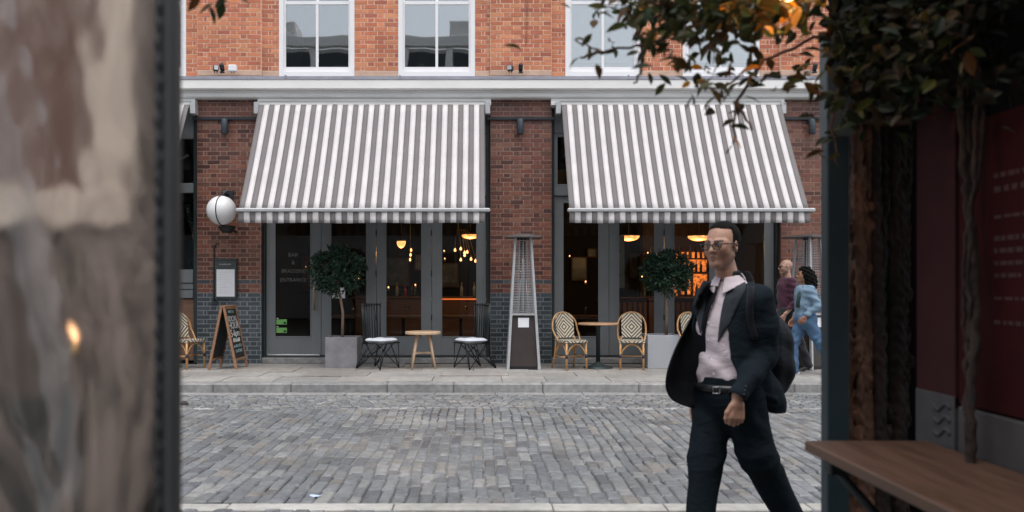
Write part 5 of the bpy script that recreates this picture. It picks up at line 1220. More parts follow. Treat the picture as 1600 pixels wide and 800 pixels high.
    M['shirt'] = cloth('shirt_pink', (.60, .52, .56), .8, var=.05, sheen=0, fold=.25, fs=12); shirt_o = s.obj('shirt', M['shirt'], t)
    # collar and placket
    q = MB(); n = 20; vs = []; fs = []; cc = nb + Vector((-.006, -.008, .006))
    fa = math.atan2(fw.y, fw.x)
    for i in range(n + 1):
        u = i / n; a_ = fa + .14 + u * (2 * math.pi - .28); f_ = abs(u - .5) * 2        # f_: 0 back, 1 front
        dr = Vector((math.cos(a_), math.sin(a_), 0)); up = .058 - .030 * f_
        tipd = .014 + .036 * max(0, f_ - .72) / .28
        vs += [tuple(cc + dr * .050 + Vector((0, 0, up))), tuple(cc + dr * (.056 + .004 * f_) + Vector((0, 0, up + .002))), tuple(cc + dr * (.070 + .010 * f_) + Vector((0, 0, up - .020 - tipd * .5))), tuple(cc + dr * (.078 + .020 * f_) + Vector((0, 0, up - .026 - tipd)))]
    for i in range(n):
        for j in range(3): fs.append((4 * i + j, 4 * i + j + 1, 4 * i + 5 + j, 4 * i + 4 + j))
    q.add(vs, fs, 0, True); o = q.build('collar', M['shirt'], t); o.modifiers.new('thick', 'SOLIDIFY').thickness = .004; sb = o.modifiers.new('sub', 'SUBSURF'); sb.levels = sb.render_levels = 1
    q = MB()
    for i, (px, py) in enumerate(((1112, 478), (1108, 504), (1108, 531), (1110, 558), (1116, 584))):
        c_ = Vector(mp(px, py, 0)); c_ = surf(px, py, [shirt_o], .001)
        m_ = MB(); m_.lathe([(0, -.002), (.0055, -.002), (.0055, .002), (0, .002)], (0, 0, 0), 10); m_.xf(Matrix.Translation(c_) @ Matrix.Rotation(math.radians(90), 4, 'X')); q = MB(); q.add(m_.v, m_.f)
        q.build('button', M['paper'], t)
    # belt
    q = MB(); pts = []
    for i in range(32):
        a_ = 6.2832 * i / 32; e_ = Vector((math.cos(a_) * .147, math.sin(a_) * .128, 0)); e_.rotate(Euler((0, 0, -.55))); pts.append(e_ + Vector((-.006, -.004, 0)))
    q.add([tuple(p_ + Vector((0, 0, zz))) for zz in (.974, 1.004) for p_ in pts], [(i, (i + 1) % 32, 32 + (i + 1) % 32, 32 + i) for i in range(32)], 0, True)
    o = q.build('belt', pm('belt_leather', (.012, .012, .014), .35), t); md = o.modifiers.new('thick', 'SOLIDIFY'); md.thickness = .006; md.offset = 1
    q = MB(); c_ = Vector(mp(1120, 605, -.148)); c_.z = .990
    q.tube([tuple(c_ + Vector(p)) for p in ((-.015, -.002, -.014), (.012, -.010, -.014), (.012, -.010, .014), (-.015, -.002, .014))], .0028, 6, closed=True); q.build('belt_buckle', M['steel'], t)
    # jacket body + left sleeve, opened at the front
    s = SDF((-.33, -.38, .80), (.36, .34, 1.52), h)
    tor(s, .017)
    s.chain([(.040, .03, 1.10), (.075, .04, .98), (.115, .045, .89)], [.108, .108, .100], .07)             # skirt of the coat swinging out behind
    s.chain([(.10, -.02, 1.05), (.165, -.02, .94), (.205, .0, .885)], [.065, .055, .042], .06)
    s.half(lambda x, y, z: (.872 + .012 * np.sin(x * 14)) - z)
    tail = s
    xL = lambda z: np.interp(z, [.80, .875, .985, 1.12, 1.26, 1.34, 1.42, 1.52], [.155, .115, .035, -.035, -.048, -.036, -.004, .02])
    def opening(x, y, z):       # remove the front right part; left edge runs diagonally
        e = (x - xL(z)) * .9; front = (y - (.035 + .25 * (x + .1))); return -np.maximum(e, front)
    s.half(lambda x, y, z: opening(x, y, z), .006)
    # hollow it so the shirt can lie inside
    S2 = SDF((-.33, -.38, .80), (.36, .34, 1.52), h); tor(S2, .005); s.f = np.maximum(s.f, -S2.f)
    s.chain([Vector(Ls) + Vector((.0, .0, -.012)), Vector(Ls) * .5 + Vector(Le) * .5 + Vector((.010, -.005, 0)), Le, Vector(Le) * .5 + Vector(Lw) * .5, Vector(Lw) + Vector((.002, -.002, .004))], [.069, .058, .052, .046, .040], .026)
    el = Vector(Le)
    def jf(x, y, z):
        de = np.sqrt((x - el.x) ** 2 + (y - el.y) ** 2 + (z - el.z) ** 2)
        return .0026 * np.sin((z * .8 + x * .7) * 80 + 2 * np.sin(x * 26 + y * 20)) * np.exp(-(de / .075) ** 2) + .0020 * np.sin(z * 30 - x * 40 + 2.4 * np.sin(z * 14 + y * 11)) + .0010 * np.sin(z * 40 + x * 60 + 3 * np.sin(x * 17 - z * 9))
    s.disp(jf); 
    # cuff opening
    s.cone(Vector(Lw) + d * .018, Vector(Lw) + d * .09, .034, .034, .002, 'sub')
    jk = s.obj('jacket', M['suit'], t)
    # right sleeve
    s = SDF((-.36, -.05, .80), (.10, .40, 1.48), .005); s.chain([Vector(Rs) + Vector((0, 0, -.012)), Re, Vector(Rw) + Vector((0, 0, .03))], [.066, .052, .042], .03); s.disp(lambda x, y, z: .005 * np.sin(z * 45 + x * 30)); s.obj('sleeve', M['suit'], t)
    # the right front panel blown out to the side
    L_px = [(1108, 446), (1100, 458), (1089, 482), (1074, 510), (1056, 545), (1044, 578), (1041, 604), (1049, 622), (1064, 631), (1083, 637)]
    R_px = [(1122, 447), (1118, 462), (1108, 485), (1103, 510), (1103, 540), (1104, 566), (1104, 590), (1103, 607), (1100, 622), (1094, 638)]
    L_y = [-.02, .01, .03, .0, -.05, -.08, -.07, -.05, -.02, .01]; R_y = [-.05, -.07, -.075, -.06, -.045, -.03, -.01, 0, .02, .03]
    def sm(seq, u):
        f_ = u * (len(seq) - 1); i = min(int(f_), len(seq) - 2); w_ = f_ - i; p = lambda k: np.array(seq[max(0, min(len(seq) - 1, k))], float)
        a0, a1, a2, a3 = p(i - 1), p(i), p(i + 1), p(i + 2); return .5 * ((2 * a1) + (a2 - a0) * w_ + (2 * a0 - 5 * a1 + 4 * a2 - a3) * w_ ** 2 + (3 * a1 - a0 - 3 * a2 + a3) * w_ ** 3)
    NU, NV = 40, 16; vs = []; fs = []
    for i in range(NU + 1):
        u = i / NU; l = mp(*sm(L_px, u), float(sm([(v_,) for v_ in L_y], u)[0])); r = mp(*sm(R_px, u), float(sm([(v_,) for v_ in R_y], u)[0]))
        for j in range(NV + 1):
            v = j / NV; p = Vector(l) * (1 - v) + Vector(r) * v; bulge = math.sin(math.pi * v) * (.085 * math.sin(math.pi * min(1, u * 1.05)) + .01); p.y += bulge + .006 * math.sin(v * 9 + u * 7) * (1 - v); vs.append(tuple(p))
    for i in range(NU):
        for j in range(NV): a_ = i * (NV + 1) + j; fs.append((a_, a_ + 1, a_ + NV + 2, a_ + NV + 1))
    q = MB(); q.add(vs, fs, 0, True); o = q.build('jacket_front', [cloth('lining', (.010, .011, .014), .6, sheen=.0)], t); md = o.modifiers.new('thick', 'SOLIDIFY'); md.thickness = .007; md.offset = 0; flap_o = o
    # lapels: two raised, notched strips
    M['lapel'] = cloth('lapel', (.034, .040, .048), .75, var=.1, sheen=.1)
    cover = [jk, shirt_o, flap_o]
    def strip(name, inner, outer, ys_i, ys_o, mat_):
        vs = []; fs = []; N_ = 24; K_ = 5
        for i in range(N_ + 1):
            u = i / N_; a_ = sm(inner, u); b_ = sm(outer, u)
            for k in range(K_ + 1): v = k / K_; c2 = a_ * (1 - v) + b_ * v; vs.append(tuple(surf(c2[0], c2[1], cover, .006 + .005 * math.sin(math.pi * v))))
        for i in range(N_):
            for k in range(K_): a_ = i * (K_ + 1) + k; fs.append((a_, a_ + 1, a_ + K_ + 2, a_ + K_ + 1))
        q = MB(); q.add(vs, fs, 0, True); o = q.build(name, mat_, t); md = o.modifiers.new('thick', 'SOLIDIFY'); md.thickness = .006; return o
    strip('lapel', [(1147, 424), (1140, 446), (1131, 470), (1125, 503), (1122, 532)], [(1156, 422), (1166, 444), (1158, 468), (1142, 502), (1123, 534)], 0, 0, M['lapel'])
    strip('lapel', [(1113, 440), (1107, 455), (1102, 474), (1098, 498), (1096, 520)], [(1100, 438), (1091, 456), (1087, 476), (1089, 497), (1094, 520)], 0, 0, M['lapel'])
    for px, py, yy in ((1160, 620, -.14),):
        pass
    for cpx, cpy in ((1133, 545), (1141, 575)):
        m_ = MB(); m_.lathe([(0, -.002), (.007, -.002), (.007, .002), (0, .002)], (0, 0, 0), 12); m_.xf(Matrix.Translation(surf(cpx, cpy, [jk], .002)) @ Matrix.Rotation(math.radians(90), 4, 'X')); m_.build('button', M['black'], t)
    for k in range(3):
        m_ = MB(); m_.lathe([(0, -.002), (.0045, -.002), (.0045, .002), (0, .002)], (0, 0, 0), 10); m_.xf(Matrix.Translation(surf(1166 - k * 1.5, 604 + k * 6, [jk], .001)) @ Matrix.Rotation(math.radians(90), 4, 'X')); m_.build('button', M['black'], t)
    vs = []; fs = []
    for i in range(9):
        for k2 in range(3): vs.append(tuple(surf(1192 + i * 3.0, 612 + i * .8 + k2 * 5.5, [jk], .004)))
    for i in range(8):
        for k2 in range(2): a_ = i * 3 + k2; fs.append((a_, a_ + 1, a_ + 4, a_ + 3))
    q = MB(); q.add(vs, fs, 0, True); o = q.build('pocket_flap', M['suit'], t); o.modifiers.new('thick', 'SOLIDIFY').thickness = .003
    strap_px = [(1166, 424), (1173, 438), (1174, 456), (1172, 480), (1174, 505), (1181, 530)]; vs = []; fs = []
    for i in range(21):
        c2 = sm(strap_px, i / 20)
        for dx2 in (-6, -2, 2, 6): vs.append(tuple(surf(c2[0] + dx2, c2[1], [jk], .007 if abs(dx2) < 3 else .004)))
    for i in range(20):
        for k in range(3): fs.append((4 * i + k, 4 * i + k + 1, 4 * i + 5 + k, 4 * i + 4 + k))
    return t, (vs, fs)
man, strapg = suit_man()
GROW = Matrix.Translation((0, 0, CZ * (1 - 4.15 / 3.55))) @ Matrix.Scale(4.15 / 3.55, 4)
man.location = (1.300, 4.15, 0)
# backpack
bp_ = empty('backpack', tuple(man.location), label='black backpack on the back of the man in the suit', cat='backpack')
s = SDF((.0, -.30, .90), (.40, .42, 1.50), .005)
s.ell((.205, .10, 1.13), (.115, .125, .205), .0, rot=(0, -.10, -.7)); s.ell((.215, .12, 1.05), (.112, .13, .12), .03, rot=(0, 0, -.7)); s.cone((.17, .09, 1.30), (.20, .10, 1.20), .06, .08, .05)
s.disp(lambda x, y, z: .004 * np.sin(z * 45 + x * 25) + .003 * np.sin(x * 80)); M['nylon'] = cloth('nylon_black', (.012, .014, .018), .55, sheen=0, fold=.3); s.obj('bag', M['nylon'], bp_)
q = MB(); q.add(strapg[0], strapg[1], 0, True); o = q.build('strap', cloth('strap_black', (.014, .015, .02), .7), bp_); o.modifiers.new('thick', 'SOLIDIFY').thickness = .004
for root in (man, bp_):
    for c_ in root.children_recursive:
        if c_.type == 'MESH': c_.data.transform(GROW); c_.data.update()
# ---------------------------------------------------------------- the couple on the far pavement
def walker(px, D, zf, height, label, female, cols, yaw, stride, skin, px_off=0):
    """figure walking towards -X; local: faces -X"""
    t = empty('person', ((px - 750) * D / 1244, D, zf), label=label, cat='person'); k = height / 1.75; h = .008
    V = lambda x, y, z: Vector((x * k, y * k, z * k))
    HC = V(-.03, 0, 1.625); Ls, Rs = V(.0, -.175, 1.40), V(.0, .175, 1.40)
    if female: Ls, Rs = V(.01, -.155, 1.37), V(.01, .155, 1.37)
    Lh, Rh = V(.0, -.085, .90), V(.0, .085, .90); st = stride
    Lk, La = V(.04 + .30 * st * .6, -.085, .50), V(.34 * st + .12, -.085, .14); Rk, Ra = V(-.12 * st - .05, .085, .49), V(-.14 * st, .085, .075)
    Le, Lw = (V(.12, -.24, 1.12), V(-.06, -.20, .98)) if female else (V(.06, -.22, 1.10), V(-.10, -.20, .90)); Re, Rw = V(.05, .22, 1.12), V(-.10, .20, .92)
    lo, hi = (-.5, -.42, -.02), (.65, .42, 1.9)
    b = SDF(lo, hi, .006)
    b.cone(V(.02, 0, 1.0), V(.02, 0, 1.28), .11, .12, .05); b.cone(Ls, Rs, .05, .05, .05); b.cone(Lh, Rh, .10, .10, .05)
    for S_, E_, W_ in ((Ls, Le, Lw), (Rs, Re, Rw)): b.chain([S_, E_, W_], [.045, .036, .026], .02)
    for H_, K_, A_ in ((Lh, Lk, La), (Rh, Rk, Ra)): b.chain([H_, K_, A_], [.075, .05, .036], .03)
    b.cone(HC + V(.02, 0, -.06), V(.01, 0, 1.44), .050, .056, .02)
    Mx = head(b, HC, yaw, 0, k * .98); hand(b, Lw + V(-.02, 0, -.02), (-.4, .1, -.9), (-.9, 0, .3), (0, 1, 0)); hand(b, Rw + V(-.02, 0, -.02), (-.3, -.1, -.9), (-.9, 0, .3), (0, -1, 0))
    b.obj('body', M['skin'], t, face_paint(Mx, skin, beard=0 if female else .95))
    s = SDF(lo, hi, h); s.cone(V(.01, -.03, .93), V(.01, .03, .93), .145, .145, .0); s.cone(Lh, Rh, .11, .11, .04); r_ = (.105, .078, .062) if female else (.10, .08, .068)
    for H_, K_, A_ in ((Lh, Lk, La + V(0, 0, -.03)), (Rh, Rk, Ra)): s.chain([H_, K_, A_], r_, .04)
    s.disp(lambda x, y, z: .005 * np.sin(z * 40 + x * 25) + .006 * np.sin(z * 60 - x * 40) * np.exp(-((z - .5) / .1) ** 2)); s.half(lambda x, y, z: z - 1.04 * k + 0 * x + 0 * y); s.obj('trousers', cols[1], t)
    for A_ in (La, Ra):
        s = SDF(lo, hi, .007); a0 = A_ + Vector((.03, 0, -.045)); s.cone(a0, a0 + Vector((-.17, 0, .01 if A_ is Ra else -.09)), .045, .036, 0, fl=((0, 0, 1), 1.25)); s.obj('shoe', cols[2], t)
    s = SDF(lo, hi, h); o = .018; zb = .93 if female else .97
    s.cone(V(.0, 0, zb + .05), V(.01, 0, 1.15), .135 + o * .3, .125 + o, .0); s.cone(V(.01, -.02, 1.15), V(.0, -.03, 1.33), .125 + o, .125 + o, .05); s.cone(V(.01, .02, 1.15), V(.0, .03, 1.33), .125 + o, .125 + o, .05); s.cone(Ls, Rs, .062, .062, .05)
    s.cone(V(.01, 0, 1.40), V(.01, 0, 1.46), .075, .068, .03)
    for S_, E_, W_ in ((Ls, Le, Lw), (Rs, Re, Rw)): s.chain([S_, E_, W_ + V(.01, 0, .02)], [.070, .058, .045], .03)
    s.disp(lambda x, y, z: .005 * np.sin(z * 36 + x * 28 + 1.5 * np.sin(y * 14 + z * 9)) + .005 * np.sin(z * 70 + x * 20) * (np.abs(y) > .14)); s.half(lambda x, y, z: np.maximum(zb * k - z, z - 1.465 * k) + 0 * x + 0 * y); s.obj('top', cols[0], t)
    return t, Mx, HC, k
M['denim'] = cloth('denim', (.085, .15, .25), .85, var=.28, sheen=0, fold=.3); M['denim2'] = cloth('denim_jacket', (.17, .25, .33), .85, var=.25, sheen=0, fold=.3)
M['plum'] = cloth('plum_knit', (.075, .030, .048), .9, var=.15); M['dark_trouser'] = cloth('dark_trouser', (.03, .03, .035), .9); M['trainer'] = pm('trainer', (.55, .56, .57), .5); M['dark_shoe'] = pm('dark_shoe', (.03, .03, .03), .5)
t, Mx, HC, k = walker(1230, 12.35, PZ, 1.73, 'bald bearded man in a plum sweater walking left behind the woman in denim', False, (M['plum'], M['dark_trouser'], M['dark_shoe']), math.radians(-88), .5, (.42, .25, .18))
eyewear(t, Mx, .027, .020, M['black'], .0022)
t, Mx, HC, k = walker(1258, 11.75, PZ, 1.59, 'woman with dark curly hair in denim jacket and jeans walking left past the heater', True, (M['denim2'], M['denim'], M['trainer']), math.radians(-95), 1.0, (.30, .145, .09))
s = SDF((-.25, -.25, 1.10), (.35, .25, 1.75), .006); c_ = HC
s.ell(tuple(c_ + Vector((.03, 0, .035))), (.105, .10, .10), 0); s.ell(tuple(c_ + Vector((.085, -.01, -.06))), (.10, .115, .13), .04); s.ell(tuple(c_ + Vector((.10, -.02, -.15))), (.085, .10, .09), .04)
s.ell(tuple(c_ + Vector((-.075, 0, -.03))), (.075, .10, .095), .01, 'sub'); s.disp(lambda x, y, z: .010 * np.sin(x * 75 + 2 * np.sin(z * 40)) * np.sin(y * 70 + z * 30) * 1.0 + .006 * np.sin(z * 110 + x * 60)); s.obj('hair', M['hair'], t)
q = MB(); q.tube([(-.06, -.09, 1.30), (-.125, -.085, 1.18), (-.145, -.08, 1.0)], .030, 8); q.build('scarf', pm('scarf_green', (.03, .06, .055), .9), t)
# ================================================================ foreground, left: plastic curtain on a dark post
M['post_black'] = pm('post_black', (.018, .022, .025), .55, var=.2, scale=5)
ct = empty('plastic_curtain', (-.39, 1.0, 0), label='crumpled clear plastic curtain edged with a dark zip, filling the left of the photo', cat='plastic curtain')
def plastic():
    m, t, b, N, L = nodes('clear_plastic'); out = t.nodes['Material Output']; t.nodes.remove(b)
    tc = N('ShaderNodeTexCoord'); n = N('ShaderNodeTexNoise'); n.inputs['Scale'].default_value = 2.4; n.inputs['Detail'].default_value = 9; n.inputs['Roughness'].default_value = .62; n.inputs['Distortion'].default_value = 3.0
    mp_ = N('ShaderNodeMapping'); mp_.inputs['Rotation'].default_value = (0, .5, 0); mp_.inputs['Scale'].default_value = (2.6, 1, 1.1); L(tc.outputs['Object'], mp_.inputs[0]); L(mp_.outputs[0], n.inputs[0])
    bp = N('ShaderNodeBump'); bp.inputs['Strength'].default_value = .5; bp.inputs['Distance'].default_value = .02; L(n.outputs[0], bp.inputs['Height'])
    tr = N('ShaderNodeBsdfRefraction'); tr.inputs['Color'].default_value = (.86, .80, .76, 1); tr.inputs['IOR'].default_value = 1.12; tr.inputs['Roughness'].default_value = .35
    df = N('ShaderNodeBsdfDiffuse'); df.inputs[0].default_value = (.50, .405, .355, 1); L(bp.outputs[0], df.inputs['Normal'])
    tl = N('ShaderNodeBsdfTranslucent'); tl.inputs[0].default_value = (.50, .405, .355, 1); L(bp.outputs[0], tl.inputs['Normal'])
    gl = N('ShaderNodeBsdfGlossy'); gl.inputs['Roughness'].default_value = .6; L(bp.outputs[0], gl.inputs['Normal'])
    m0 = N('ShaderNodeMixShader'); m0.inputs[0].default_value = .5; L(df.outputs[0], m0.inputs[1]); L(tl.outputs[0], m0.inputs[2])
    mr = N('ShaderNodeMapRange'); L(n.outputs[0], mr.inputs[0]); mr.inputs[1].default_value = .40; mr.inputs[2].default_value = .64; mr.inputs[3].default_value = .08; mr.inputs[4].default_value = .75
    m1 = N('ShaderNodeMixShader'); L(mr.outputs[0], m1.inputs[0]); L(tr.outputs[0], m1.inputs[1]); L(m0.outputs[0], m1.inputs[2])
    fz = N('ShaderNodeFresnel'); ad = N('ShaderNodeMath'); ad.operation = 'MULTIPLY'; ad.inputs[1].default_value = .22; L(fz.outputs[0], ad.inputs[0])
    m2 = N('ShaderNodeMixShader'); L(ad.outputs[0], m2.inputs[0]); L(m1.outputs[0], m2.inputs[1]); L(gl.outputs[0], m2.inputs[2]); L(m2.outputs[0], out.inputs[0]); return m
q = MB(); NX, NZ = 60, 110; vs = []; fs = []
for j in range(NZ + 1):
    for i in range(NX + 1):
        x = -.62 * i / NX; z = .55 + 1.5 * j / NZ; e_ = min(1, i / 6)
        y = e_ * (.010 * math.sin(z * 3 + x * 9 + 1.3 * math.sin(z * 2)) + .006 * math.sin(x * 38 + z * 3 + 2 * math.sin(z * 3 - x * 6)) + .002 * math.sin((x * 1.6 + z * .5) * 60 + 2 * math.sin(x * 22 + z * 9)) + .0012 * math.sin((x * 1.0 - z * .8) * 95 + 3 * math.sin(x * 15))); vs.append((x - .012, y, z))
for j in range(NZ):
    for i in range(NX): a_ = j * (NX + 1) + i; fs.append((a_, a_ + 1, a_ + NX + 2, a_ + NX + 1))
q.add(vs, fs, 0, True); q.build('sheet', plastic(), ct)
q = MB(); pts = [(-.010 + .0015 * math.sin(i * 2.3), -.004, .5 + i * .012) for i in range(130)]; q.tube(pts, [.0055 + .0016 * (i % 2) for i in range(130)], 6, smooth=False); q.build('zip', M['post_black'], ct)
q = MB(); q.bbox(-.006, .0085, -.008, .02, .0, 2.6, .002); q.build('edge_strip', pm('edge_strip', (.045, .05, .052), .5), ct)
q = MB(); vs = []; fs = []
for j in range(41):
    z = .5 + 1.0 * j / 40; wd = .012 + .075 * max(0, (1.46 - z)) ** 1.0 * 1.1
    for i in range(7): u = i / 6; vs.append((-.008 - wd * u, .03 + .012 * math.sin(u * 5 + z * 6), z))
for j in range(40):
    for i in range(6): a_ = j * 7 + i; fs.append((a_, a_ + 1, a_ + 8, a_ + 7))
q.add(vs, fs, 0, True); o = q.build('dark_wedge', cloth('wedge_navy', (.016, .028, .038), .8), ct); o.modifiers.new('thick', 'SOLIDIFY').thickness = .003  # dark navy cloth wedge added behind the lower corner of the sheet
# added framed screen behind the plastic, shaped after the pattern reflected in it
M['screen_pale'] = pm('screen_pale', (.74, .67, .58), .7, var=.06, scale=3); M['screen_brown'] = pm('screen_brown', (.17, .095, .08), .8, var=.15, scale=3); M['screen_grey'] = pm('screen_grey', (.09, .078, .072), .8, var=.2, scale=2)
fs_ = empty('reflection_screen', (-1.0, 1.6, 0), label='added pale framed screen with brown and grey panels, standing in for reflections in the plastic curtain', cat='screen')
def SX(px): return (px - 750) / 777.5 + 1.0
def SZ(py): return CZ + (447 - py) / 777.5
q = MB(); q.bbox(SX(106), SX(180), 0, .05, SZ(300), 2.5, .004); q.bbox(SX(-260), SX(182), -.003, .05, SZ(346), SZ(288), .004); q.build('frame', M['screen_pale'], fs_)
q = MB(); q.bbox(SX(138), SX(176), .004, .04, 0, SZ(348), .004); q.build('lower_stile', pm('screen_mid', (.20, .18, .17), .7), fs_)
q = MB(); q.box(SX(-260), SX(105), .01, .04, SZ(290), 2.5); q.build('brown_panel', M['screen_brown'], fs_)
q = MB(); q.box(SX(-260), SX(137), .012, .04, 0, SZ(347)); q.build('grey_panel', M['screen_grey'], fs_)
q = MB(); q.box(SX(177), SX(240), .012, .04, 0, 2.5); q.build('side_panel', pm('screen_side', (.07, .062, .06), .8), fs_)
q = MB(); q.box(SX(-260), SX(62), -.01, .008, 0, SZ(625)); q.build('dark_box', pm('screen_dark', (.03, .04, .042), .8), fs_)
gl_ = empty('candle_lamp', (SX(106) - 1.0, 1.52, SZ(520)), label='small warm glowing lamp blurred behind the plastic curtain', cat='lamp')
q = MB(); q.lathe([(0, -.013), (.008, -.01), (.010, 0), (.007, .01), (0, .014)], n=12); q.build('bulb', emis('candle_glow', (1, .55, .28), 3.5), gl_)
q = MB(); q.lathe([(0, -.05), (.022, -.05), (.024, -.022), (0, -.022)], n=12); q.build('holder', M['brass'], gl_)
# ================================================================ foreground, right
M['post_blue'] = pm('post_blue', (.022, .040, .050), .5, var=.2, scale=2)
t = empty('steel_post', (1.121, 2.49, 0), label='dark blue-green square post rising behind the wooden counter at right', cat='post')
q = MB(); q.bbox(-.035, .035, 0, .05, 0, 2.235, .004); q.build('post', M['post_blue'], t); q = MB(); q.bbox(-.038, .038, -.004, .054, 1.90, 2.23, .003); q.build('sleeve', pm('post_grey', (.09, .11, .12), .5), t)
t = empty('timber_wall', (1.30, .6, 0), label='dark timber wall of the terrace at right behind the ivy trunks', cat='wall')
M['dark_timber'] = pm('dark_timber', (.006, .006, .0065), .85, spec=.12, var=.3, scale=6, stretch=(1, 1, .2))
for i in range(14):
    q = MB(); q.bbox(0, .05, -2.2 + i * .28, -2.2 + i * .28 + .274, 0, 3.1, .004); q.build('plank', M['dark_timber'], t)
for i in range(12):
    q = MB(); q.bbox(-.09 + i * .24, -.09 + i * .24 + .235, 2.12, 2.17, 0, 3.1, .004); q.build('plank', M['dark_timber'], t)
t = empty('light_block_wall', (1.9, -1.3, 0), label='added dark timber wall behind the viewer, keeping light off the right foreground', cat='wall')  # unseen wall, added to stop light from behind reaching the right side
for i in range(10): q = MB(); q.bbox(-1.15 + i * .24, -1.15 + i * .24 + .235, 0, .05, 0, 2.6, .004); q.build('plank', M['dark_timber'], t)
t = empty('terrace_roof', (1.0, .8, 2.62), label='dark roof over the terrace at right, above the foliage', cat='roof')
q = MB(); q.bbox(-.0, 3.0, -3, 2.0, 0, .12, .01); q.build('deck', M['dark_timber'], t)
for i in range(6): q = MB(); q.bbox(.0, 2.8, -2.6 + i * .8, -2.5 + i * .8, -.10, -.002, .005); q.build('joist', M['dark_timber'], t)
# posters on the side wall (facing -X)
t = empty('poster', (1.285, 2.25, 0), label='dusky pink poster with a white foot on the timber wall, left of the twisted stem', cat='poster')
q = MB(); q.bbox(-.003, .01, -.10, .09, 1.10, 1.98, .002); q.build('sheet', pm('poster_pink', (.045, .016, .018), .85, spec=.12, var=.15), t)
q = MB(); q.bbox(-.006, .008, -.10, .09, .98, 1.135, .002); 
for k in range(3): q.tube([(-.006, -.085 + .08 * i2 / 6, 1.03 + k * .035 + .012 * math.sin(i2 * math.pi / 3)) for i2 in range(7)], .006, 5)
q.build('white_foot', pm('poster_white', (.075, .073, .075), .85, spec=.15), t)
t = empty('menu_board', (1.285, 1.85, 0), label='dark red board with faint lettering and pale foot on the timber wall, far right', cat='board')
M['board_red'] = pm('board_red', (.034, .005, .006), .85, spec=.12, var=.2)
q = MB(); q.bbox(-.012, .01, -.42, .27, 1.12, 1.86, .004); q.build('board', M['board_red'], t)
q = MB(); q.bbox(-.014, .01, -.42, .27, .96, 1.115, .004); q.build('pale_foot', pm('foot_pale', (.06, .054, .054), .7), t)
q = MB(); rr = random.Random(3)
for z, h_ in ((1.70, .012), (1.665, .014), (1.60, .008), (1.545, .012), (1.515, .012), (1.485, .01), (1.455, .01), (1.40, .008), (1.34, .01)):
    y = .12
    while y > -.3:
        w_ = rr.uniform(.012, .03); q.box(-.0135, -.0125, y - w_, y, z, z + h_); y -= w_ + rr.uniform(.004, .012)
tag(q.build('faint_lettering', pm('letter_dim', (.050, .018, .017), .7), t), kind='stuff')
# counter
t = empty('counter_shelf', (.912, 2.24, 1.0), label='brown wooden counter shelf running along the timber wall at lower right', cat='counter')
M['counter_wood'] = pm('counter_wood', (.095, .050, .031), .5, var=.35, scale=3.5, stretch=(6, .8, 1), bump=.12, bscale=14)
q = MB(); q.bbox(0, .345, -1.6, .0, -.030, 0, .004); q.build('board', M['counter_wood'], t)
for yb in (-.08, -.88): q = MB(); q.bbox(.03, .36, yb - .02, yb + .02, -.075, -.033, .004); q.tube([(.06, yb, -.07), (.37, yb, -.42)], .012, 8); q.build('bracket', M['post_black'], t)
# bark column of twisted climbing stems
M['rust_bark'] = pm('rust_bark', (.055, .025, .016), .75, var=.65, scale=16, bump=1.0, bscale=38, dist=.02, stretch=(1, 1, .35), c2=(.24, .12, .075))
M['dark_bark'] = pm('dark_bark', (.012, .008, .007), .85, c2=(.04, .022, .016), var=.5, scale=18, bump=1.0, bscale=40, dist=.02, stretch=(1, 1, .35))
rr = random.Random(11)
ivy = empty('climbing_plant', (1.24, 2.58, 0), label='old climbing plant with rough rust-brown twisted trunk and autumn leaves hanging over the street', cat='climbing plant')
TK = [(-.050, -.03), (-.01, -.05), (-.02, .02), (.025, -.045), (.06, .03), (.085, -.02), (.10, .03), (.13, -.02), (.02, .03), (-.035, -.045), (.005, -.03), (.05, -.03), (.11, -.03), (-.06, .0)]
for nm, ids, mt in (('trunk', (0, 1, 2, 9, 10, 13), 'rust_bark'), ('rear_stem', (3, 4, 5, 6, 7, 8, 11, 12), 'dark_bark')):
    s = SDF((-.13, -.11, -.02), (.19, .10, 2.14), .0055)
    for k in ids:
        bx, by = TK[k]; ph = rr.uniform(0, 6); w1 = rr.uniform(1.6, 3.4); pts = []; rs = []
        for i in range(36):
            z = i * .06; pts.append((bx + .011 * math.sin(z * w1 + ph), by + .011 * math.cos(z * w1 * .8 + ph), z)); rs.append(rr.uniform(.012, .018))
        s.chain(pts, rs, .006)
        for _ in range(16): z = rr.uniform(.05, 2.0); s.ell((bx + rr.uniform(-.014, .014), by - rr.uniform(.0, .014), z), (rr.uniform(.006, .012), rr.uniform(.006, .011), rr.uniform(.012, .035)), .006)
    s.disp(lambda x, y, z: .0035 * np.sin(x * 260 + 3 * np.sin(z * 21 + y * 40)) * np.sin(z * 48 + 4 * np.sin(x * 50)) + .002 * np.sin(z * 160 + x * 210 + y * 130))
    s.obj(nm, M[mt], ivy, smooth=True)
q = MB(); q.bbox(-.075, .12, -.075, .06, 2.0 - .055, 2.0 - .03, .006); q.build('tie_band', M['rust_bark'], ivy)
tw = empty('twisted_stem', (1.22, 1.98, 0), label='thin twisted climbing stem in front of the posters at right', cat='climbing plant')
for k in range(4):
    q = MB(); ph = k * 1.7; pts = []; rs = []
    for i in range(80): z = .7 + i * .02; pts.append((.018 * math.sin(z * (5 + k) + ph) + rr.uniform(-.004, .004), .030 * math.cos(z * (4 + k * .7) + ph) + rr.uniform(-.005, .005), z)); rs.append((.008, .006, .011, .005)[k] * (1 + rr.uniform(-.22, .22)))
    q.tube(pts, rs, 7); q.build('stem', M['dark_bark'], tw)
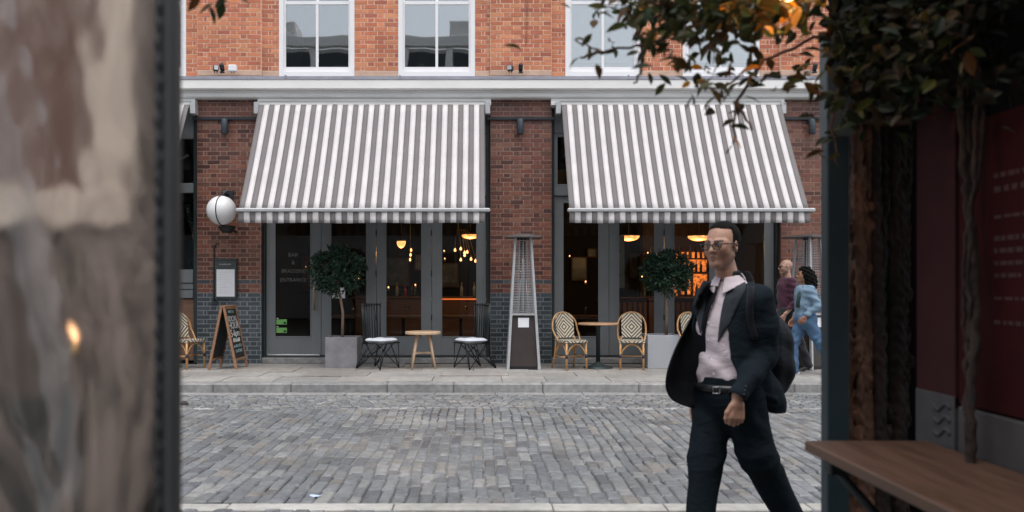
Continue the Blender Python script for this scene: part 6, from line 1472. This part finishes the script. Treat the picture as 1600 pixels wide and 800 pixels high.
# leaves
LC = [(.014,.028,.014),(.03,.05,.018),(.045,.040,.014),(.02,.038,.016),(.065,.036,.015),(.045,.07,.022),(.12,.048,.016),(.03,.05,.02),(.09,.09,.02),(.05,.035,.02),(.02,.035,.014)]
M['vine_leaf'] = leaf_mat('vine_leaf', LC, .35, .4); M['gold_leaf'] = leaf_mat('gold_leaf', [(.60,.24,.03),(.75,.36,.06),(.45,.17,.03)], .6, .45)
M['twig'] = pm('twig', (.07, .035, .022), .8)
lms = []
for kk in range(5):
    v_, f_ = leafmesh(rr.uniform(.048, .060), rr.uniform(.0095, .0135), fold=rr.uniform(.15, .5), curl=rr.uniform(-.1, .4)); q = MB(); q.add(v_, f_, 0, True); lms.append((q.mesh('leaf', M['vine_leaf']), q.mesh('leaf', M['gold_leaf'])))
leafpos = []
M['shade_leaf'] = leaf_mat('shade_leaf', [(.006,.011,.006),(.012,.018,.008),(.009,.015,.008),(.022,.013,.007),(.014,.022,.010),(.008,.012,.006)], .15, .6)  # darker copy of the vine leaf: deep shade put into the colour
def cluster(px, py, D, n, sx_, sy, sd, gold=0.0):
    for _ in range(n):
        dpx, dpy = rr.gauss(0, sx_), rr.gauss(0, sy); Dd = D + rr.gauss(0, sd); Dd = max(1.45, Dd)
        leafpos.append((W3(px + dpx, py + dpy, Dd), rr.random() < gold))
for a in [(985, 20, 2.1, 20, 32, 18, .12, .03), (1040, 40, 2.1, 44, 32, 26, .14, .05), (1030, 95, 2.05, 16, 30, 24, .12, .04), (1090, 30, 2.2, 46, 36, 28, .16, .06), (1150, 20, 2.2, 40, 36, 22, .16, .1), (1140, 80, 2.15, 14, 26, 22, .12, .06),
          (1215, 10, 2.2, 34, 40, 20, .14, .7), (1215, 100, 2.1, 26, 40, 22, .14, .08), (1160, 125, 2.1, 18, 40, 18, .12, .05), (1265, 50, 2.2, 30, 34, 30, .14, .2), (1260, 130, 2.15, 16, 26, 26, .12, .05), (1130, 165, 2.1, 4, 18, 12, .08, .1),
          (1080, 130, 2.05, 7, 26, 12, .1, .05), (1335, 60, 2.3, 44, 40, 40, .14, .05), (1310, 190, 2.3, 26, 22, 36, .1, .0), (1350, 150, 2.3, 22, 36, 30, .12, .1), (1420, 80, 2.15, 30, 50, 60, .12, .02), (1500, 60, 1.85, 18, 50, 50, .1, .0), (1040, 8, 2.0, 26, 60, 8, .14, .03), (1180, 0, 2.2, 24, 60, 10, .14, .4), (930, 6, 2.1, 5, 16, 6, .08, 0)]: cluster(*a)
for px, py, g in ((897, 62, 0), (905, 90, 0), (920, 72, 0), (925, 52, 0), (940, 85, 0), (950, 65, 0), (932, 100, 0), (1142, 212, 1), (1172, 203, 0), (1145, 228, 0), (1120, 150, 0), (960, 30, 0), ):
    D_ = 2.0 if px < 1300 else 2.05; leafpos.append((W3(px, py, D_ if px < 1500 else 1.75), bool(g)))
leafpos.sort(key=lambda p: p[0].y + (5 if 750 + 1244 * p[0].x / p[0].y > 1330 else 0))
restl = MB(); nI = 0
for p, g in leafpos:
    p = p - Vector(ivy.location); e_ = Euler((rr.uniform(-1.2, .6), rr.uniform(-.9, .9), rr.uniform(0, 6.28))); s_ = rr.uniform(.7, 1.15)
    if nI < 298: o = link('leaf', rr.choice(lms)[1 if g else 0], ivy, p, e_); o.scale = (s_, s_, s_); nI += 1
    else:
        v_, f_ = leafmesh(.052, .0125, fold=.3, curl=.2); m_ = Matrix.Translation(p) @ e_.to_matrix().to_4x4() @ Matrix.Scale(s_, 4); restl.add([tuple(m_ @ Vector(v)) for v in v_], f_, 0)
# dense dark mass higher up to the right
for _ in range(520):          # thick twigs of leaves over the street, past the limit of single leaves
    px = rr.triangular(950, 1330, 1160); py = abs(rr.gauss(0, 1)) * (22 + 40 * max(0, 1 - abs(px - 1090) / 170)) - 30
    D_ = rr.uniform(1.9, 2.4); p = W3(px, py, D_) - Vector(ivy.location); e_ = Euler((rr.uniform(-1.3, .7), rr.uniform(-1, 1), rr.uniform(0, 6.28))); v_, f_ = leafmesh(.052, .0120, fold=.3, curl=.2); m_ = Matrix.Translation(p) @ e_.to_matrix().to_4x4(); restl.add([tuple(m_ @ Vector(v)) for v in v_], f_, 0)
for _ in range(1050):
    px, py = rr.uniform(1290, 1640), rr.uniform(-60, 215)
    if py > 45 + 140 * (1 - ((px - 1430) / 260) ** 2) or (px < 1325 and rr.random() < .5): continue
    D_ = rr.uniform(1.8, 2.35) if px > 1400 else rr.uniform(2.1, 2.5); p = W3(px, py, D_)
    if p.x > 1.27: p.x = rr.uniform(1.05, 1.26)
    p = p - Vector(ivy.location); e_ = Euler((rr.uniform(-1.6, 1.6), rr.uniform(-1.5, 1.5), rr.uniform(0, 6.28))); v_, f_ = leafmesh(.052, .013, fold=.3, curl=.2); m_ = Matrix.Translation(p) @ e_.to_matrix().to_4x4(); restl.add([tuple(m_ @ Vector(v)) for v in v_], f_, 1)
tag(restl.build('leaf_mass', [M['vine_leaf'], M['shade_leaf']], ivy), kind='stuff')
# twigs carrying them
def twig(pts, r0=.006, r1=.0018):
    P_ = [Vector(p) - Vector(ivy.location) for p in pts]; out = []
    for i in range(len(P_) - 1):
        for k in range(5): out.append(P_[i].lerp(P_[i + 1], k / 5) + Vector((rr.uniform(-1, 1), rr.uniform(-1, 1), rr.uniform(-1, 1))) * .005)
    out.append(P_[-1]); n_ = len(out); q = MB(); q.tube(out, [r0 + (r1 - r0) * i / n_ for i in range(n_)], 6); q.build('branch', M['twig'], ivy)
B0 = W3(1370, 60, 2.5)
for pts in ([B0, W3(1260, -10, 2.3), W3(1120, 30, 2.15), W3(1010, 70, 2.05), W3(940, 82, 2.0), W3(898, 62, 2.0)], [B0, W3(1270, 60, 2.3), W3(1190, 95, 2.15), W3(1130, 140, 2.08), W3(1085, 135, 2.0)],
            [W3(1120, 30, 2.15), W3(1060, 15, 2.1), W3(985, -5, 2.05)], [W3(1190, 95, 2.15), W3(1150, 160, 2.08), W3(1145, 225, 2.0)], [W3(1150, 160, 2.08), W3(1175, 203, 2.0)], [W3(1260, -10, 2.3), W3(1180, -20, 2.1), W3(1040, -15, 2.0), W3(930, 0, 2.0)],
            [B0, W3(1310, 120, 2.35), W3(1300, 200, 2.3), W3(1310, 260, 2.28)], [W3(1010, 70, 2.05), W3(1000, 110, 2.02), W3(990, 130, 2.0)], [W3(1520, 60, 1.9), W3(1430, 120, 2.1), B0], [W3(940, 82, 2.0), W3(906, 90, 2.0)]): twig(pts)
# warm bulb in the leaves
t = empty('festoon_bulb', tuple(W3(1232, -26, 1.98)), label='warm glowing bulb among the autumn leaves at the top right', cat='lamp')
q = MB(); q.lathe([(0, -.045), (.02, -.035), (.028, -.01), (.018, .02), (.013, .03), (0, .03)], n=16); q.build('bulb', emis('festoon_glow', (1, .5, .16), 12), t)
q = MB(); q.lathe([(0, .03), (.015, .03), (.015, .06), (0, .06)], n=12); q.tube([(0, 0, .06), (0, 0, .45)], .004, 6); q.build('socket', M['black'], t)
l = bpy.data.lights.new('bulb_light', 'POINT'); l.energy = 7; l.color = (1, .52, .17); l.shadow_soft_size = .03; lo_ = bpy.data.objects.new('bulb_light', l); col.objects.link(lo_); lo_.parent = t; lo_.location = (0, 0, -.02)
# sprigs entering at top left and the lone leaf
hv = empty('hanging_sprig', tuple(W3(335, -30, 1.9)), label='green leafy sprig hanging into the top left over the brickwork', cat='sprig')
q = MB(); q.tube([(-.05, 0, .08), (0, 0, .04), (.02, 0, .0)], .003, 6); q.build('branch', M['twig'], hv)
for px, py in ((322, 5), (335, 8), (348, 4), (312, -4), (356, 6), (340, -6), (328, 12), (362, -4), (330, -2)):
    p = W3(px, py - 4, 1.9) - hv.location; link('leaf', rr.choice(lms)[0], hv, p, Euler((rr.uniform(-1, 0), rr.uniform(-1, 1), rr.uniform(0, 6.28))))
hv = empty('hanging_leaf', tuple(W3(822, -20, 2.1)), label='single small green leaf dangling above the cornice near the middle pier', cat='leaf')
q = MB(); q.tube([(0, 0, 0), (.002, 0, -.08), (.0, 0, -.155)], .0012, 5); q.build('stalk', M['twig'], hv)
link('leaf', lms[0][0], hv, (-.012, 0, -.165), Euler((.4, .2, 1.7)))
